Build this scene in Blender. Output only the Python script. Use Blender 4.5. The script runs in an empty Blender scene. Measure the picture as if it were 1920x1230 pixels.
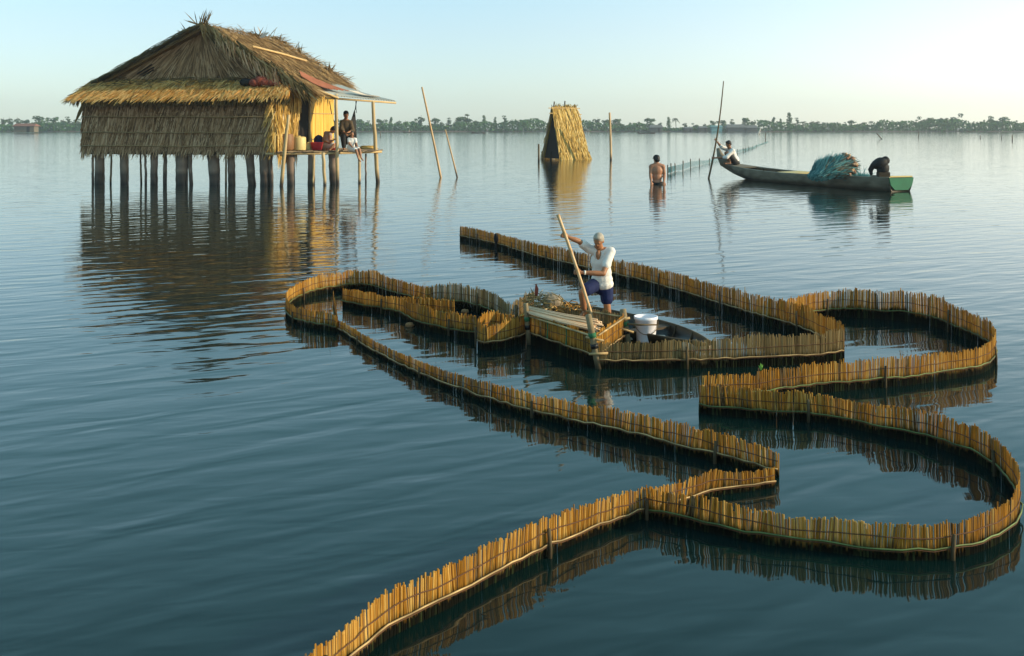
import bpy, bmesh, math, random
from mathutils import Vector, Matrix
random.seed(11)
R = random.random
def U(a, b): return a + (b - a) * random.random()
SC = bpy.context.scene
COL = SC.collection

# ------------------------------------------------------------------ camera, sky, sun
F, HC, V0 = 2000.0, 3.0, 238.0          # focal length (photo px), eye height (m), horizon row
cam = bpy.data.objects.new("camera", bpy.data.cameras.new("camera")); COL.objects.link(cam)
cam.location = (0, 0, HC); cam.rotation_euler = (math.radians(90), 0, 0)
cam.data.sensor_fit = 'HORIZONTAL'; cam.data.sensor_width = 36.0; cam.data.lens = 36.0 * F / 1920.0
cam.data.shift_y = -(615.0 - V0) / 1920.0
cam.data.clip_start = 0.1; cam.data.clip_end = 8000
SC.camera = cam
SUN_EL, SUN_AZ = math.radians(18), math.radians(98)     # azimuth clockwise from +Y (view direction)
world = bpy.data.worlds.new("World"); SC.world = world; world.use_nodes = True
wn, wl = world.node_tree.nodes, world.node_tree.links
bg = wn["Background"]
sky = wn.new("ShaderNodeTexSky"); sky.sky_type = 'NISHITA'; sky.sun_disc = False
sky.sun_elevation = SUN_EL; sky.sun_rotation = SUN_AZ
sky.air_density = 1.0; sky.dust_density = 0.5; sky.ozone_density = 2.0
gm = wn.new("ShaderNodeGamma"); gm.inputs[1].default_value = 0.62      # thin bright haze: a flatter sky
tint = wn.new("ShaderNodeMix"); tint.data_type = 'RGBA'; tint.blend_type = 'MULTIPLY'; tint.inputs[0].default_value = 1.0
wt = wn.new("ShaderNodeTexCoord"); zz_ = wn.new("ShaderNodeSeparateXYZ"); wl.new(wt.outputs['Generated'], zz_.inputs[0])
ev = wn.new("ShaderNodeValToRGB"); wl.new(zz_.outputs[2], ev.inputs[0])       # pale near the horizon, teal higher up
ev.color_ramp.elements[0].position = .09; ev.color_ramp.elements[0].color = (.66, .765, .83, 1)
ev.color_ramp.elements[1].position = .34; ev.color_ramp.elements[1].color = (.60, .95, .88, 1)
ts = wn.new("ShaderNodeVectorMath"); ts.operation = 'SCALE'; ts.inputs['Scale'].default_value = 3.9; wl.new(ev.outputs[0], ts.inputs[0])
wl.new(ts.outputs[0], tint.inputs[7])
wl.new(sky.outputs[0], gm.inputs[0]); wl.new(gm.outputs[0], tint.inputs[6]); 
# bright warm haze round the sun, off the right edge
dp = wn.new("ShaderNodeVectorMath"); dp.operation = 'DOT_PRODUCT'
dp.inputs[1].default_value = (math.sin(SUN_AZ), math.cos(SUN_AZ), 0.0); wl.new(wt.outputs['Generated'], dp.inputs[0])
gr = wn.new("ShaderNodeMapRange"); gr.interpolation_type = 'SMOOTHSTEP'; gr.inputs[1].default_value = -.25; gr.inputs[2].default_value = .75
gr.inputs[3].default_value = 0.0; gr.inputs[4].default_value = 1.0; wl.new(dp.outputs['Value'], gr.inputs[0])
ge = wn.new("ShaderNodeMapRange"); ge.interpolation_type = 'SMOOTHSTEP'; ge.inputs[1].default_value = .32; ge.inputs[2].default_value = 0.0; wl.new(zz_.outputs[2], ge.inputs[0])
gf = wn.new("ShaderNodeMath"); gf.operation = 'MULTIPLY'; wl.new(gr.outputs[0], gf.inputs[0]); wl.new(ge.outputs[0], gf.inputs[1])
glow = wn.new("ShaderNodeMix"); glow.data_type = 'RGBA'; glow.blend_type = 'ADD'; wl.new(gf.outputs[0], glow.inputs[0])
wl.new(tint.outputs[2], glow.inputs[6]); glow.inputs[7].default_value = (7.4, 5.7, 4.2, 1); wl.new(glow.outputs[2], bg.inputs[0])
bg.inputs[1].default_value = 0.10
sd = bpy.data.lights.new("sun", 'SUN'); sd.energy = 5.0; sd.angle = math.radians(0.5); sd.color = (1.0, 0.82, 0.54)
sun = bpy.data.objects.new("sun", sd); COL.objects.link(sun)
sdir = Vector((math.sin(SUN_AZ) * math.cos(SUN_EL), math.cos(SUN_AZ) * math.cos(SUN_EL), math.sin(SUN_EL)))
sun.rotation_euler = sdir.to_track_quat('Z', 'Y').to_euler(); sun.location = (60, 0, 40)
SC.view_settings.view_transform = 'Standard'; SC.view_settings.look = 'None'
SC.view_settings.exposure = 0.25; SC.view_settings.gamma = 1.0
SC.cycles.max_bounces = 8; SC.cycles.volume_bounces = 0

# ------------------------------------------------------------------ helpers
def P(u, v, d): return Vector(((u - 960.0) * d / F, d, HC - (v - V0) * d / F))
def Wd(v): return HC * F / (v - V0)
def W(u, v): return P(u, v, Wd(v))

def thing(name, label, cat, loc=(0, 0, 0), group=None, rz=0.0):
    o = bpy.data.objects.new(name, None); COL.objects.link(o); o.location = loc; o.rotation_euler = (0, 0, rz)
    o.empty_display_size = 0.2
    return tag(o, label, cat, group)
def tag(o, label, cat, group=None):
    o['label'] = label; o['category'] = cat
    if group: o['group'] = group
    return o
def setting(o, kind='structure'):
    o['kind'] = kind; return o

class MB:
    """collects geometry; Col = (random shade, wetness, spare)"""
    def __init__(s): s.v = []; s.f = []; s.c = []
    def add(s, vs, fs, col=(.5, 0, 0)):
        n = len(s.v); s.v += [tuple(p) for p in vs]; s.f += [tuple(i + n for i in q) for q in fs]
        if isinstance(col, list): s.c += col
        else: s.c += [col] * len(vs)
    def tube(s, pts, rad, n=8, col=(.5, 0, 0), cap=True, flat=None):
        pts = [Vector(p) for p in pts]
        if not isinstance(rad, (list, tuple)): rad = [rad] * len(pts)
        vs = []; ref = None
        for i, p in enumerate(pts):
            t = (pts[min(i + 1, len(pts) - 1)] - pts[max(i - 1, 0)]).normalized()
            if ref is None: ref = Vector((0, 0, 1)) if abs(t.z) < .9 else Vector((0, 1, 0))
            a = t.cross(ref).normalized(); b = a.cross(t).normalized(); ref = b
            for k in range(n):
                th = 2 * math.pi * k / n
                vs.append(p + a * math.cos(th) * rad[i] + b * math.sin(th) * rad[i])
        fs = []
        for i in range(len(pts) - 1):
            for k in range(n):
                fs.append((i*n + k, i*n + (k+1) % n, (i+1)*n + (k+1) % n, (i+1)*n + k))
        if cap: fs.append(tuple(range(n))[::-1]); fs.append(tuple(range((len(pts)-1)*n, len(pts)*n)))
        if isinstance(col, list): col = [c for c in col for _ in range(n)]
        s.add(vs, fs, col)
    def ell(s, c, r, rot=None, col=(.5, 0, 0), nu=12, nv=8, noise=0):
        c = Vector(c); vs = []; fs = []
        for j in range(nv + 1):
            ph = math.pi * j / nv
            for i in range(nu):
                th = 2 * math.pi * i / nu
                k = 1 + U(-noise, noise)
                p = Vector((r[0] * math.sin(ph) * math.cos(th), r[1] * math.sin(ph) * math.sin(th), r[2] * math.cos(ph))) * k
                if rot is not None: p = rot @ p
                vs.append(c + p)
        for j in range(nv):
            for i in range(nu):
                fs.append((j*nu + i, (j+1)*nu + i, (j+1)*nu + (i+1) % nu, j*nu + (i+1) % nu))
        s.add(vs, fs, col)
    def box(s, c, size, rot=None, col=(.5, 0, 0)):
        c = Vector(c); vs = []
        for x in (-.5, .5):
            for y in (-.5, .5):
                for z in (-.5, .5):
                    p = Vector((x*size[0], y*size[1], z*size[2]))
                    vs.append(c + (rot @ p if rot is not None else p))
        s.add(vs, [(0,1,3,2),(4,6,7,5),(0,4,5,1),(2,3,7,6),(0,2,6,4),(1,5,7,3)], col)
    def slab(s, quad, th, col=(.5, 0, 0)):
        q = [Vector(p) for p in quad]; n = (q[1]-q[0]).cross(q[-1]-q[0]).normalized() * th; m = len(q)
        vs = q + [p - n for p in q]
        fs = [tuple(range(m)), tuple(range(2*m-1, m-1, -1))] + [(i, i+m, (i+1) % m + m, (i+1) % m) for i in range(m)]
        s.add(vs, fs, col)
    def blade(s, p, d, n, L, w, col, droop=0.0, lift=0.0, blunt=.25):
        d = d.normalized(); sd_ = d.cross(n).normalized() * w * .5
        m = p + d * L * .55 + n * (lift - droop * .25); t = p + d * L + n * (lift * .6 - droop)
        s.add([p - sd_, p + sd_, m + sd_, m - sd_, t + sd_ * blunt, t - sd_ * blunt], [(0,1,2,3), (3,2,4,5)], col)
    def build(s, name, mat, parent=None, smooth=False, world=True, base=None):
        me = bpy.data.meshes.new(name)
        off = Vector((0, 0, 0))
        q = parent if world else None
        while q is not None: off = off + q.matrix_basis.translation; q = q.parent
        if base is not None: off = Vector(base)
        me.from_pydata([(x - off.x, y - off.y, z - off.z) for x, y, z in s.v], [], s.f)
        a = me.color_attributes.new("Col", 'FLOAT_COLOR', 'POINT')
        flat = []
        for c in s.c: flat += (c[0], c[1], c[2], 1.0)
        a.data.foreach_set("color", flat)
        if smooth: me.polygons.foreach_set("use_smooth", [True] * len(me.polygons))
        me.materials.append(mat); me.update()
        o = bpy.data.objects.new(name, me); COL.objects.link(o)
        if parent is not None: o.parent = parent
        if base is not None: o.location = off
        return o

def catmull(pts, step):
    """pts: tuples of floats, first two are x,y; resampled at even arc length"""
    n = len(pts); out = []
    for i in range(n - 1):
        p0, p1, p2, p3 = pts[max(i-1, 0)], pts[i], pts[i+1], pts[min(i+2, n-1)]
        for k in range(24):
            t = k / 24
            out.append([.5 * ((2*b) + (c-a)*t + (2*a-5*b+4*c-d)*t*t + (3*b-a-3*c+d)*t**3) for a, b, c, d in zip(p0, p1, p2, p3)])
    out.append(list(pts[-1]))
    res = [out[0]]; acc = 0; nxt = step
    for a, b in zip(out, out[1:]):
        l = math.hypot(b[0]-a[0], b[1]-a[1])
        while l > 0 and acc + l >= nxt:
            t = (nxt - acc) / l
            res.append([x + (y - x) * t for x, y in zip(a, b)]); nxt += step
        acc += l
    return res

# ------------------------------------------------------------------ materials
def ramp_mat(name, stops, rough=.8, wet=None, wetrough=.3, noise=0.0, nscale=8.0, stretch=(1,1,1), transl=0.0, spec=.3, bump=0.0, edge=None):
    m = bpy.data.materials.new(name); m.use_nodes = True
    N, L = m.node_tree.nodes, m.node_tree.links
    b = N["Principled BSDF"]; b.inputs['Roughness'].default_value = rough
    b.inputs['Specular IOR Level'].default_value = spec
    at = N.new("ShaderNodeVertexColor"); at.layer_name = "Col"
    sp = N.new("ShaderNodeSeparateColor"); L.new(at.outputs[0], sp.inputs[0])
    fac = sp.outputs[0]
    tc = N.new("ShaderNodeTexCoord"); mp = N.new("ShaderNodeMapping"); mp.inputs['Scale'].default_value = stretch
    L.new(tc.outputs['Object'], mp.inputs[0])
    nz = N.new("ShaderNodeTexNoise"); nz.inputs['Scale'].default_value = nscale; nz.inputs['Detail'].default_value = 4
    L.new(mp.outputs[0], nz.inputs[0])
    if noise > 0:
        ma = N.new("ShaderNodeMath"); ma.operation = 'MULTIPLY_ADD'; L.new(nz.outputs[0], ma.inputs[0])
        ma.inputs[1].default_value = noise * 2
        ad = N.new("ShaderNodeMath"); ad.operation = 'SUBTRACT'; L.new(fac, ad.inputs[0]); ad.inputs[1].default_value = noise
        L.new(ad.outputs[0], ma.inputs[2]); fac = ma.outputs[0]
    cr = N.new("ShaderNodeValToRGB"); L.new(fac, cr.inputs[0])
    el = cr.color_ramp.elements
    while len(el) < len(stops): el.new(.5)
    for e, (p, c) in zip(el, stops): e.position = p; e.color = (*c, 1)
    col = cr.outputs[0]
    if wet:
        mx = N.new("ShaderNodeMix"); mx.data_type = 'RGBA'; L.new(sp.outputs[1], mx.inputs[0]); L.new(col, mx.inputs[6])
        mx.inputs[7].default_value = (*wet, 1)
        cw = N.new("ShaderNodeMix"); cw.data_type = 'RGBA'; L.new(sp.outputs[2], cw.inputs[0]); L.new(mx.outputs[2], cw.inputs[6])
        cw.inputs[7].default_value = (.045, .06, .022, 1)
        col = cw.outputs[2]
        mr = N.new("ShaderNodeMapRange"); L.new(sp.outputs[1], mr.inputs[0]); mr.inputs[3].default_value = rough; mr.inputs[4].default_value = wetrough
        L.new(mr.outputs[0], b.inputs['Roughness'])
    L.new(col, b.inputs['Base Color'])
    if bump > 0:
        bp = N.new("ShaderNodeBump"); bp.inputs['Strength'].default_value = bump; bp.inputs['Distance'].default_value = .02
        L.new(nz.outputs[0], bp.inputs['Height']); L.new(bp.outputs[0], b.inputs['Normal'])
    if transl > 0:
        tr = N.new("ShaderNodeBsdfTranslucent"); L.new(col, tr.inputs[0])
        ms = N.new("ShaderNodeMixShader"); ms.inputs[0].default_value = transl
        L.new(b.outputs[0], ms.inputs[1]); L.new(tr.outputs[0], ms.inputs[2])
        L.new(ms.outputs[0], N["Material Output"].inputs[0])
    return m
def tri(a, b, c): return [(0.0, a), (.5, b), (1.0, c)]
def plain(name, c, rough=.7, var=.25, **k):
    lo = tuple(x * (1 - var) for x in c); hi = tuple(min(1, x * (1 + var)) for x in c)
    return ramp_mat(name, tri(lo, c, hi), rough, noise=k.pop('noise', .5), **k)

M = {}
M['slat'] = ramp_mat("split bamboo", [(0, (.09,.045,.015)), (.10, (.27,.19,.10)), (.24, (.34,.15,.02)), (.55, (.54,.255,.032)), (1, (.74,.48,.14))], .75, wet=(.006,.006,.0035), wetrough=.95, noise=.30, nscale=22, stretch=(1,1,.35), transl=.38, spec=.12)
M['slatgrey'] = ramp_mat("weathered bamboo", tri((.17,.11,.045), (.34,.235,.10), (.46,.34,.17)), .7, wet=(.006,.006,.0035), wetrough=.95, noise=.22, nscale=9, stretch=(1,1,.5), transl=.35, spec=.1)
M['rail'] = plain("pale bamboo rail", (.40,.27,.12), .6, .5, nscale=7)
M['stickpale'] = plain("pale split sticks", (.62,.42,.25), .6, .25, nscale=6)
M['railgreen'] = plain("mossy rail", (.12,.16,.05), .6, .4, nscale=5)
M['cord'] = plain("brown cord", (.10,.045,.02), .9)
M['stake'] = ramp_mat("stake wood", tri((.05,.035,.02), (.14,.10,.055), (.28,.21,.12)), .75, wet=(.012,.011,.008), wetrough=.95, spec=.08, noise=.3, nscale=6, bump=.3)
M['pole'] = ramp_mat("bamboo pole", tri((.36,.20,.08), (.52,.32,.15), (.62,.43,.24)), .5, wet=(.03,.02,.012), noise=.3, nscale=5)
M['pile'] = ramp_mat("house pile", tri((.09,.06,.045), (.22,.155,.115), (.36,.27,.20)), .85, wet=(.012,.010,.009), noise=.35, nscale=4, stretch=(1,1,.4), bump=.5)
M['post'] = ramp_mat("porch post", tri((.36,.24,.10), (.50,.35,.17), (.6,.45,.25)), .7, wet=(.03,.02,.012), noise=.3, nscale=4)
M['thgrey'] = ramp_mat("old grey thatch", tri((.09,.05,.022), (.44,.26,.13), (.70,.50,.31)), .9, noise=.28, nscale=1.3, transl=.15)
M['thstraw'] = ramp_mat("straw thatch", tri((.18,.085,.02), (.66,.325,.065), (.92,.60,.22)), .85, noise=.25, nscale=1.2, transl=.25)
M['thbrown'] = ramp_mat("brown palm thatch", tri((.06,.05,.018), (.22,.145,.055), (.42,.29,.13)), .85, noise=.3, nscale=.9, transl=.2)
M['throof'] = ramp_mat("orange brown roof thatch", tri((.08,.05,.018), (.33,.185,.065), (.58,.38,.16)), .85, noise=.35, nscale=.8, transl=.2)  # warmer copy of the brown thatch; sunlit streaks put into its tones
M['thdark'] = plain("thatch underlayer", (.04,.028,.016), .95)
M['thgold'] = ramp_mat("golden thatch", tri((.24,.13,.025), (.64,.41,.10), (.82,.62,.26)), .85, noise=.2, nscale=1.5, transl=.25)
M['matwall'] = ramp_mat("woven bamboo wall", tri((.42,.22,.03), (.66,.40,.065), (.76,.52,.13)), .6, noise=.35, nscale=3, stretch=(1,1,.25))
M['dark'] = plain("painted interior shade", (.012,.010,.009), .95)  # near-black paint standing in for the shade inside openings
M['tin'] = ramp_mat("corrugated tin", tri((.30,.30,.27), (.42,.42,.37), (.52,.51,.45)), .45, noise=.4, nscale=1.2, spec=.6)
M['rust'] = plain("rusty sheet", (.33,.115,.06), .75, .4, nscale=2)
M['redcloth'] = plain("rust red cloth", (.22,.052,.032), .9, .3, nscale=6, bump=.6)
M['deck'] = plain("deck boards", (.16,.115,.07), .85, .5, nscale=3, bump=.3)
M['jar'] = plain("brown clay jar", (.20,.095,.04), .55, .3)
M['yellow'] = plain("pale yellow plastic", (.62,.48,.20), .5, .15)
M['red'] = plain("red plastic", (.55,.035,.045), .4, .15)
M['blue'] = plain("dark blue cloth", (.012,.02,.07), .9, .3)
M['white'] = plain("white cotton", (.72,.67,.62), .85, .08, nscale=7, bump=.9)
M['whiteplastic'] = plain("white plastic", (.80,.76,.80), .4, .04)
M['navy'] = plain("navy cotton", (.004,.011,.06), .85, .3, nscale=15, bump=.3)
M['skin'] = plain("tanned skin", (.34,.145,.065), .5, .12, nscale=10, spec=.4)
M['skin2'] = plain("brown skin", (.30,.135,.07), .5, .12, nscale=10, spec=.4)
M['skinback'] = plain("sunlit brown skin", (.36,.16,.085), .5, .12, nscale=10, spec=.4)
M['greyhair'] = plain("grey hair", (.36,.31,.25), .6, .3, nscale=40, stretch=(3,3,.6), bump=.4)
M['hair'] = plain("black hair", (.010,.010,.011), .5, .3)
M['black'] = plain("black cloth", (.008,.008,.009), .7, .3, bump=.4)
M['brownshirt'] = plain("olive brown shirt", (.085,.06,.035), .85, .3)
M['strap'] = plain("striped top", (.35,.26,.22), .85, .5, nscale=12)
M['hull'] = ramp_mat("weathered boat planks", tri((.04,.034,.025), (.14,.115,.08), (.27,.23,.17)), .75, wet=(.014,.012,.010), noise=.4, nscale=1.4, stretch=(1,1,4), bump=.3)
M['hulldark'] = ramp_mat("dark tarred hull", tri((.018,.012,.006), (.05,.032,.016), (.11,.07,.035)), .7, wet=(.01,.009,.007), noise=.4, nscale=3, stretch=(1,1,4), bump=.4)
M['plank'] = plain("raw yellow boards", (.56,.42,.17), .6, .15)
M['green'] = plain("green paint", (.012,.135,.066), .65, .35, nscale=2)
M['netteal'] = ramp_mat("teal nylon net", tri((.03,.13,.13), (.08,.29,.30), (.22,.46,.44)), .6, transl=.3)
M['netdark'] = ramp_mat("dark net cord", tri((.02,.025,.018), (.07,.075,.05), (.17,.15,.10)), .7)
M['cork'] = ramp_mat("cork floats", tri((.16,.075,.045), (.34,.17,.10), (.5,.34,.2)), .8)
M['leaf1'] = ramp_mat("far foliage", tri((.022,.055,.018), (.050,.115,.032), (.10,.19,.055)), .8, noise=.25, nscale=.35, transl=.25)
M['leaf2'] = ramp_mat("grey green foliage", tri((.03,.06,.028), (.065,.115,.05), (.12,.18,.08)), .8, noise=.25, nscale=.35, transl=.25)
M['mangrove'] = ramp_mat("mangrove leaves", tri((.012,.045,.012), (.038,.11,.028), (.085,.19,.05)), .8, noise=.3, nscale=.09, transl=.25)
M['bark'] = plain("bark", (.09,.075,.06), .9, .3)
M['mud'] = plain("mud bank", (.10,.07,.05), .9, .3, nscale=.05)
M['shedwall'] = plain("grey shed wall", (.10,.095,.09), .85, .3, nscale=.6)
M['shedroof'] = plain("grey thatched roof", (.13,.13,.125), .9, .3, nscale=.6)
M['shedtan'] = plain("tan netting", (.30,.235,.16), .8, .2, nscale=.6)
M['shedteal'] = plain("pale teal tarp", (.16,.36,.37), .7, .15)
M['redroof'] = plain("red brown roof", (.20,.085,.055), .8, .2)
M['foam'] = plain("dirty white foam", (.55,.48,.40), .85, .2, nscale=12)
M['husk'] = plain("brown husk", (.30,.16,.07), .9, .4, nscale=20, bump=.6)
M['weed'] = plain("fresh green shoot", (.16,.36,.05), .6, .2)
M['greenstring'] = plain("green twine", (.03,.14,.06), .8, .2)
M['steel'] = plain("watch steel", (.7,.68,.62), .3, .1)

# water: glossy, nearly black body, gentle world-space ripples
def water_mat():
    m = bpy.data.materials.new("lagoon water"); m.use_nodes = True
    N, L = m.node_tree.nodes, m.node_tree.links
    b = N["Principled BSDF"]
    b.inputs['Base Color'].default_value = (.0025, .0135, .0125, 1)
    b.inputs['Roughness'].default_value = .055; b.inputs['IOR'].default_value = 1.333
    tc = N.new("ShaderNodeTexCoord")
    def layer(scale, rotz, nscale, detail, dist):
        mp = N.new("ShaderNodeMapping"); mp.vector_type = 'TEXTURE'; mp.inputs['Scale'].default_value = scale; mp.inputs['Rotation'].default_value = (0, 0, rotz)
        L.new(tc.outputs['Object'], mp.inputs[0])
        n = N.new("ShaderNodeTexNoise"); n.inputs['Scale'].default_value = nscale; n.inputs['Detail'].default_value = detail
        n.inputs['Distortion'].default_value = dist
        L.new(mp.outputs[0], n.inputs[0]); return n.outputs[0]
    a = layer((3.0, 1.0, 1), math.radians(30), 2.0, 1.6, .35)      # long ripples about 0.7 m
    c = layer((2.4, 1.0, 1), math.radians(12), 4.6, 1.5, .4)      # short ripples
    d = layer((2.0, 1.0, 1), math.radians(15), .22, 1.0, .0)       # patches of wind and calm
    def bump(h, dist, nrm=None):
        k = N.new("ShaderNodeBump"); k.inputs['Strength'].default_value = 1.0; k.inputs['Distance'].default_value = dist
        L.new(h, k.inputs['Height'])
        if nrm: L.new(nrm, k.inputs['Normal'])
        return k
    mr = N.new("ShaderNodeMapRange"); L.new(d, mr.inputs[0]); mr.inputs[1].default_value = .35; mr.inputs[2].default_value = .65
    mr.inputs[3].default_value = .35; mr.inputs[4].default_value = 1.25
    mul = N.new("ShaderNodeMath"); mul.operation = 'MULTIPLY'; L.new(c, mul.inputs[0]); L.new(mr.outputs[0], mul.inputs[1])
    k1 = bump(a, WAVE1); k2 = bump(mul.outputs[0], WAVE2, k1.outputs[0])
    L.new(k2.outputs[0], b.inputs['Normal'])
    return m
WAVE1, WAVE2 = .021, .0042
HAZE = .0003
M['water'] = water_mat()

# ------------------------------------------------------------------ setting: water, far bank
g = MB(); g.add([(-3500, -300, 0), (3500, -300, 0), (3500, 6000, 0), (-3500, 6000, 0)], [(0,1,2,3)])
setting(g.build("water", M['water']))
SHORE = Wd(247.3)      # about 645 m
g = MB(); n = 90; vs = []
for i in range(n + 1):
    x = -900 + 1800 * i / n; y = SHORE + 3 * math.sin(i * 1.3) + U(-3, 3)
    vs += [(x, y, -.3), (x, y + 4, .55), (x, y + 40, .8), (x, y + 900, 1.0)]
fs = [(4*i+k, 4*i+4+k, 4*i+5+k, 4*i+1+k) for i in range(n) for k in range(3)]
g.add(vs, fs); setting(g.build("far_bank", M['mud']))

# mangrove belt: a far-off thicket that reads as one mass
g = MB()
for i in range(36000):
    x = U(-520, 520); dep = U(0, 14) ** 1.0
    prof = 5.0 + 1.0 * math.sin(x * .05 + 1) + .8 * math.sin(x * .17) + .6 * math.sin(x * .41 + 2)
    if 82 < x < 150: prof *= .45
    if x > 225 or (-20 < x < 60): prof += .5
    z = .5 + U(0, prof) ; y = SHORE + 4 + dep + (prof - z) * -.5
    s = U(.8, 1.7); nrm = Vector((U(-1, 1), U(-1.4, .2), U(-.3, 1))).normalized()
    t = nrm.cross(Vector((U(-1,1), U(-1,1), U(-1,1)))).normalized(); bt = nrm.cross(t)
    c = Vector((x, y, z)); q = R()
    g.add([c - t*s*.5, c + bt*s*.4, c + t*s*.5, c - bt*s*.4], [(0,1,2,3)], (q, 0, 0))
setting(g.build("mangrove_belt", M['mangrove']), 'stuff')

# ------------------------------------------------------------------ far trees: prototypes then copies
def crown_clumps(g, clumps, n, leaf):
    for k in range(n):
        c, r = random.choice(clumps); c = Vector(c)
        v = Vector((U(-1,1), U(-1,1), U(-1,1)))
        if v.length > 1 or v.length < .2: continue
        v = v.normalized() * (v.length ** .45)
        p = c + Vector((v.x * r[0], v.y * r[0], v.z * r[1]))
        nrm = (v + Vector((U(-.7,.7), U(-.7,.7), U(-.4,.9)))).normalized()
        t = nrm.orthogonal().normalized(); t.rotate(Matrix.Rotation(U(0, 6.28), 3, nrm)); b = nrm.cross(t); s = leaf * U(.6, 1.3)
        g.add([p - t*s, p + b*s*.6, p + t*s, p - b*s*.6], [(0,1,2,3)], (min(1, max(0, R() * .8 + .1)), 0, 0))
def proto(kind, seed):
    random.seed(seed)
    root = thing("tree", "tree", "tree"); t = MB(); g = MB()
    H = 10.0
    if kind == 'palm':
        root.name = "palm_tree"
        t.tube([(0,0,-.5), (.25,0,H*.4), (.5,.1,H*.78)], [.28,.2,.16], 6)
        for k in range(17):
            a = k * 2.4 + U(-.2,.2); el = U(-.3, .9); L = U(2.4, 3.2)
            d = Vector((math.cos(a), math.sin(a), 0)); base = Vector((.5,.1,H*.78)); prev = base
            for j in range(1, 5):
                q = j / 4; p = base + d * L * q * math.cos(el*.6) + Vector((0,0, L * (math.sin(el) * q - .75*q*q)))
                sd_ = Vector((-d.y, d.x, 0)) * (.36 * (1 - q*.6)); dr = Vector((0,0,-.3))
                g.add([prev + sd_ + dr, prev, p, p + sd_*.8 + dr], [(0,1,2,3)], (R(),0,0)); g.add([prev, prev - sd_ + dr, p - sd_*.8 + dr, p], [(0,1,2,3)], (R(),0,0)); prev = p
        m = M['leaf2']
    elif kind == 'slim':
        t.tube([(0,0,-.5), (.1,0,H*.5), (0,0,H*.9)], [.22,.14,.05], 6)
        cl = [((U(-.35,.35), U(-.35,.35), H*z), (1.0*(1.1-z)+.35, .9)) for z in (.2,.3,.4,.5,.6,.7,.8,.9)]
        crown_clumps(g, cl, 620, .42); m = M['leaf1']
    elif kind == 'sparse':
        t.tube([(0,0,-.5), (-.2,0,H*.45), (.15,0,H*.85)], [.2,.13,.05], 6)
        cl = []
        for k in range(10):
            z = U(.3, .95); a = U(0, 6.28); r = U(.4, 1.5) * (1.25 - z)
            e = (math.cos(a)*r*1.3, math.sin(a)*r, H*z); cl.append((e, (U(.6,1.0), U(.5,.8))))
            t.tube([(0,0,H*(z-.15)), e], [.07,.03], 4)
        crown_clumps(g, cl, 520, .42); m = M['leaf2']
    else:
        t.tube([(0,0,-.5), (.15,0,H*.35), (0,.1,H*.7)], [.35,.24,.1], 6)
        cl = []
        for k in range(11):
            a = U(0, 6.28); r = U(.3, 2.3); z = U(.3, .88) - r * .035
            e = (math.cos(a)*r, math.sin(a)*r, H*z); cl.append((e, (U(1.0,1.7), U(.8,1.25))))
            t.tube([(0,0,H*(z-.2)), e], [.12,.04], 4)
        crown_clumps(g, cl, 900, .5); m = M['leaf1']
    t.build("trunk", M['bark'], root); g.build("crown", m, root)
    return root
PROTO = {k: [proto(k, 5 + 7*i + len(k)) for i in range(n)] for k, n in (('bushy', 3), ('slim', 2), ('sparse', 3), ('palm', 1))}
used = set()
def plant(kind, u, vtop, label):
    pr = random.choice(PROTO[kind]); d = SHORE + U(12, 26)
    h = (V0 - vtop) * d / F + HC - .7
    if pr not in used: o = pr; used.add(pr)
    else:
        o = pr.copy(); COL.objects.link(o)
        for ch in pr.children:
            c = ch.copy(); COL.objects.link(c); c.parent = o
    k = h / 10.0 * (1.05 if kind != 'palm' else 1.0)
    wd = k * U(1.25, 1.8) * (.75 if kind == 'palm' else 1)
    o.location = ((u - 960) * d / F, d, .7); o.scale = (wd, wd, k); o.rotation_euler = (0, 0, U(0, 6.28))
    o['label'] = label; o['category'] = 'tree'; o['group'] = 'trees along the far shore'
TREES = [(6,217,'s'),(17,216,'s'),(32,216,'s'),(47,224,'b'),(58,225,'b'),(75,215,'b'),(91,226,'s'),(100,219,'b'),(119,220,'s'),(127,219,'s'),(136,223,'b'),(148,222,'s'),
 (677,222,'b'),(690,226,'s'),(714,223,'b'),(733,220,'l'),(748,222,'s'),(760,223,'s'),(778,221,'b'),(790,212,'s'),(815,221,'b'),(828,225,'s'),(841,221,'s'),(859,217,'b'),(877,213,'s'),(890,226,'b'),(908,217,'l'),(928,220,'l'),(946,217,'s'),(959,222,'p'),(969,223,'p'),(983,222,'b'),(994,221,'p'),(1006,222,'s'),
 (1107,222,'b'),(1121,217,'s'),(1137,224,'b'),(1155,221,'b'),(1164,226,'b'),(1185,229,'b'),(1198,224,'s'),(1220,221,'b'),(1238,226,'s'),(1254,220,'l'),(1268,216,'p'),(1284,227,'s'),(1304,230,'b'),(1321,229,'s'),(1338,226,'b'),(1358,224,'b'),(1373,223,'s'),(1396,219,'b'),(1411,227,'b'),(1424,226,'s'),(1437,226,'p'),(1450,220,'l'),(1464,223,'l'),(1480,212,'l'),(1494,221,'s'),(1506,224,'p'),
 (1522,223,'s'),(1532,223,'s'),(1547,226,'p'),(1560,230,'b'),(1572,228,'p'),(1584,228,'s'),(1597,225,'b'),(1608,229,'s'),(1619,228,'b'),(1635,223,'p'),(1649,223,'s'),(1668,228,'b'),(1690,230,'b'),(1719,224,'s'),(1729,217,'b'),(1742,219,'b'),(1758,225,'s'),(1769,221,'b'),(1779,220,'b'),(1792,211,'b'),(1804,226,'s'),(1826,228,'s'),(1845,225,'l'),(1862,216,'b'),(1879,217,'b'),(1891,222,'s'),(1907,225,'s'),(1918,229,'b')]
KIND = {'s': 'sparse', 'b': 'bushy', 'l': 'slim', 'p': 'palm'}
ADJ = {'s': 'thin-crowned', 'b': 'bushy', 'l': 'slim upright', 'p': 'palm-like'}
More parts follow.
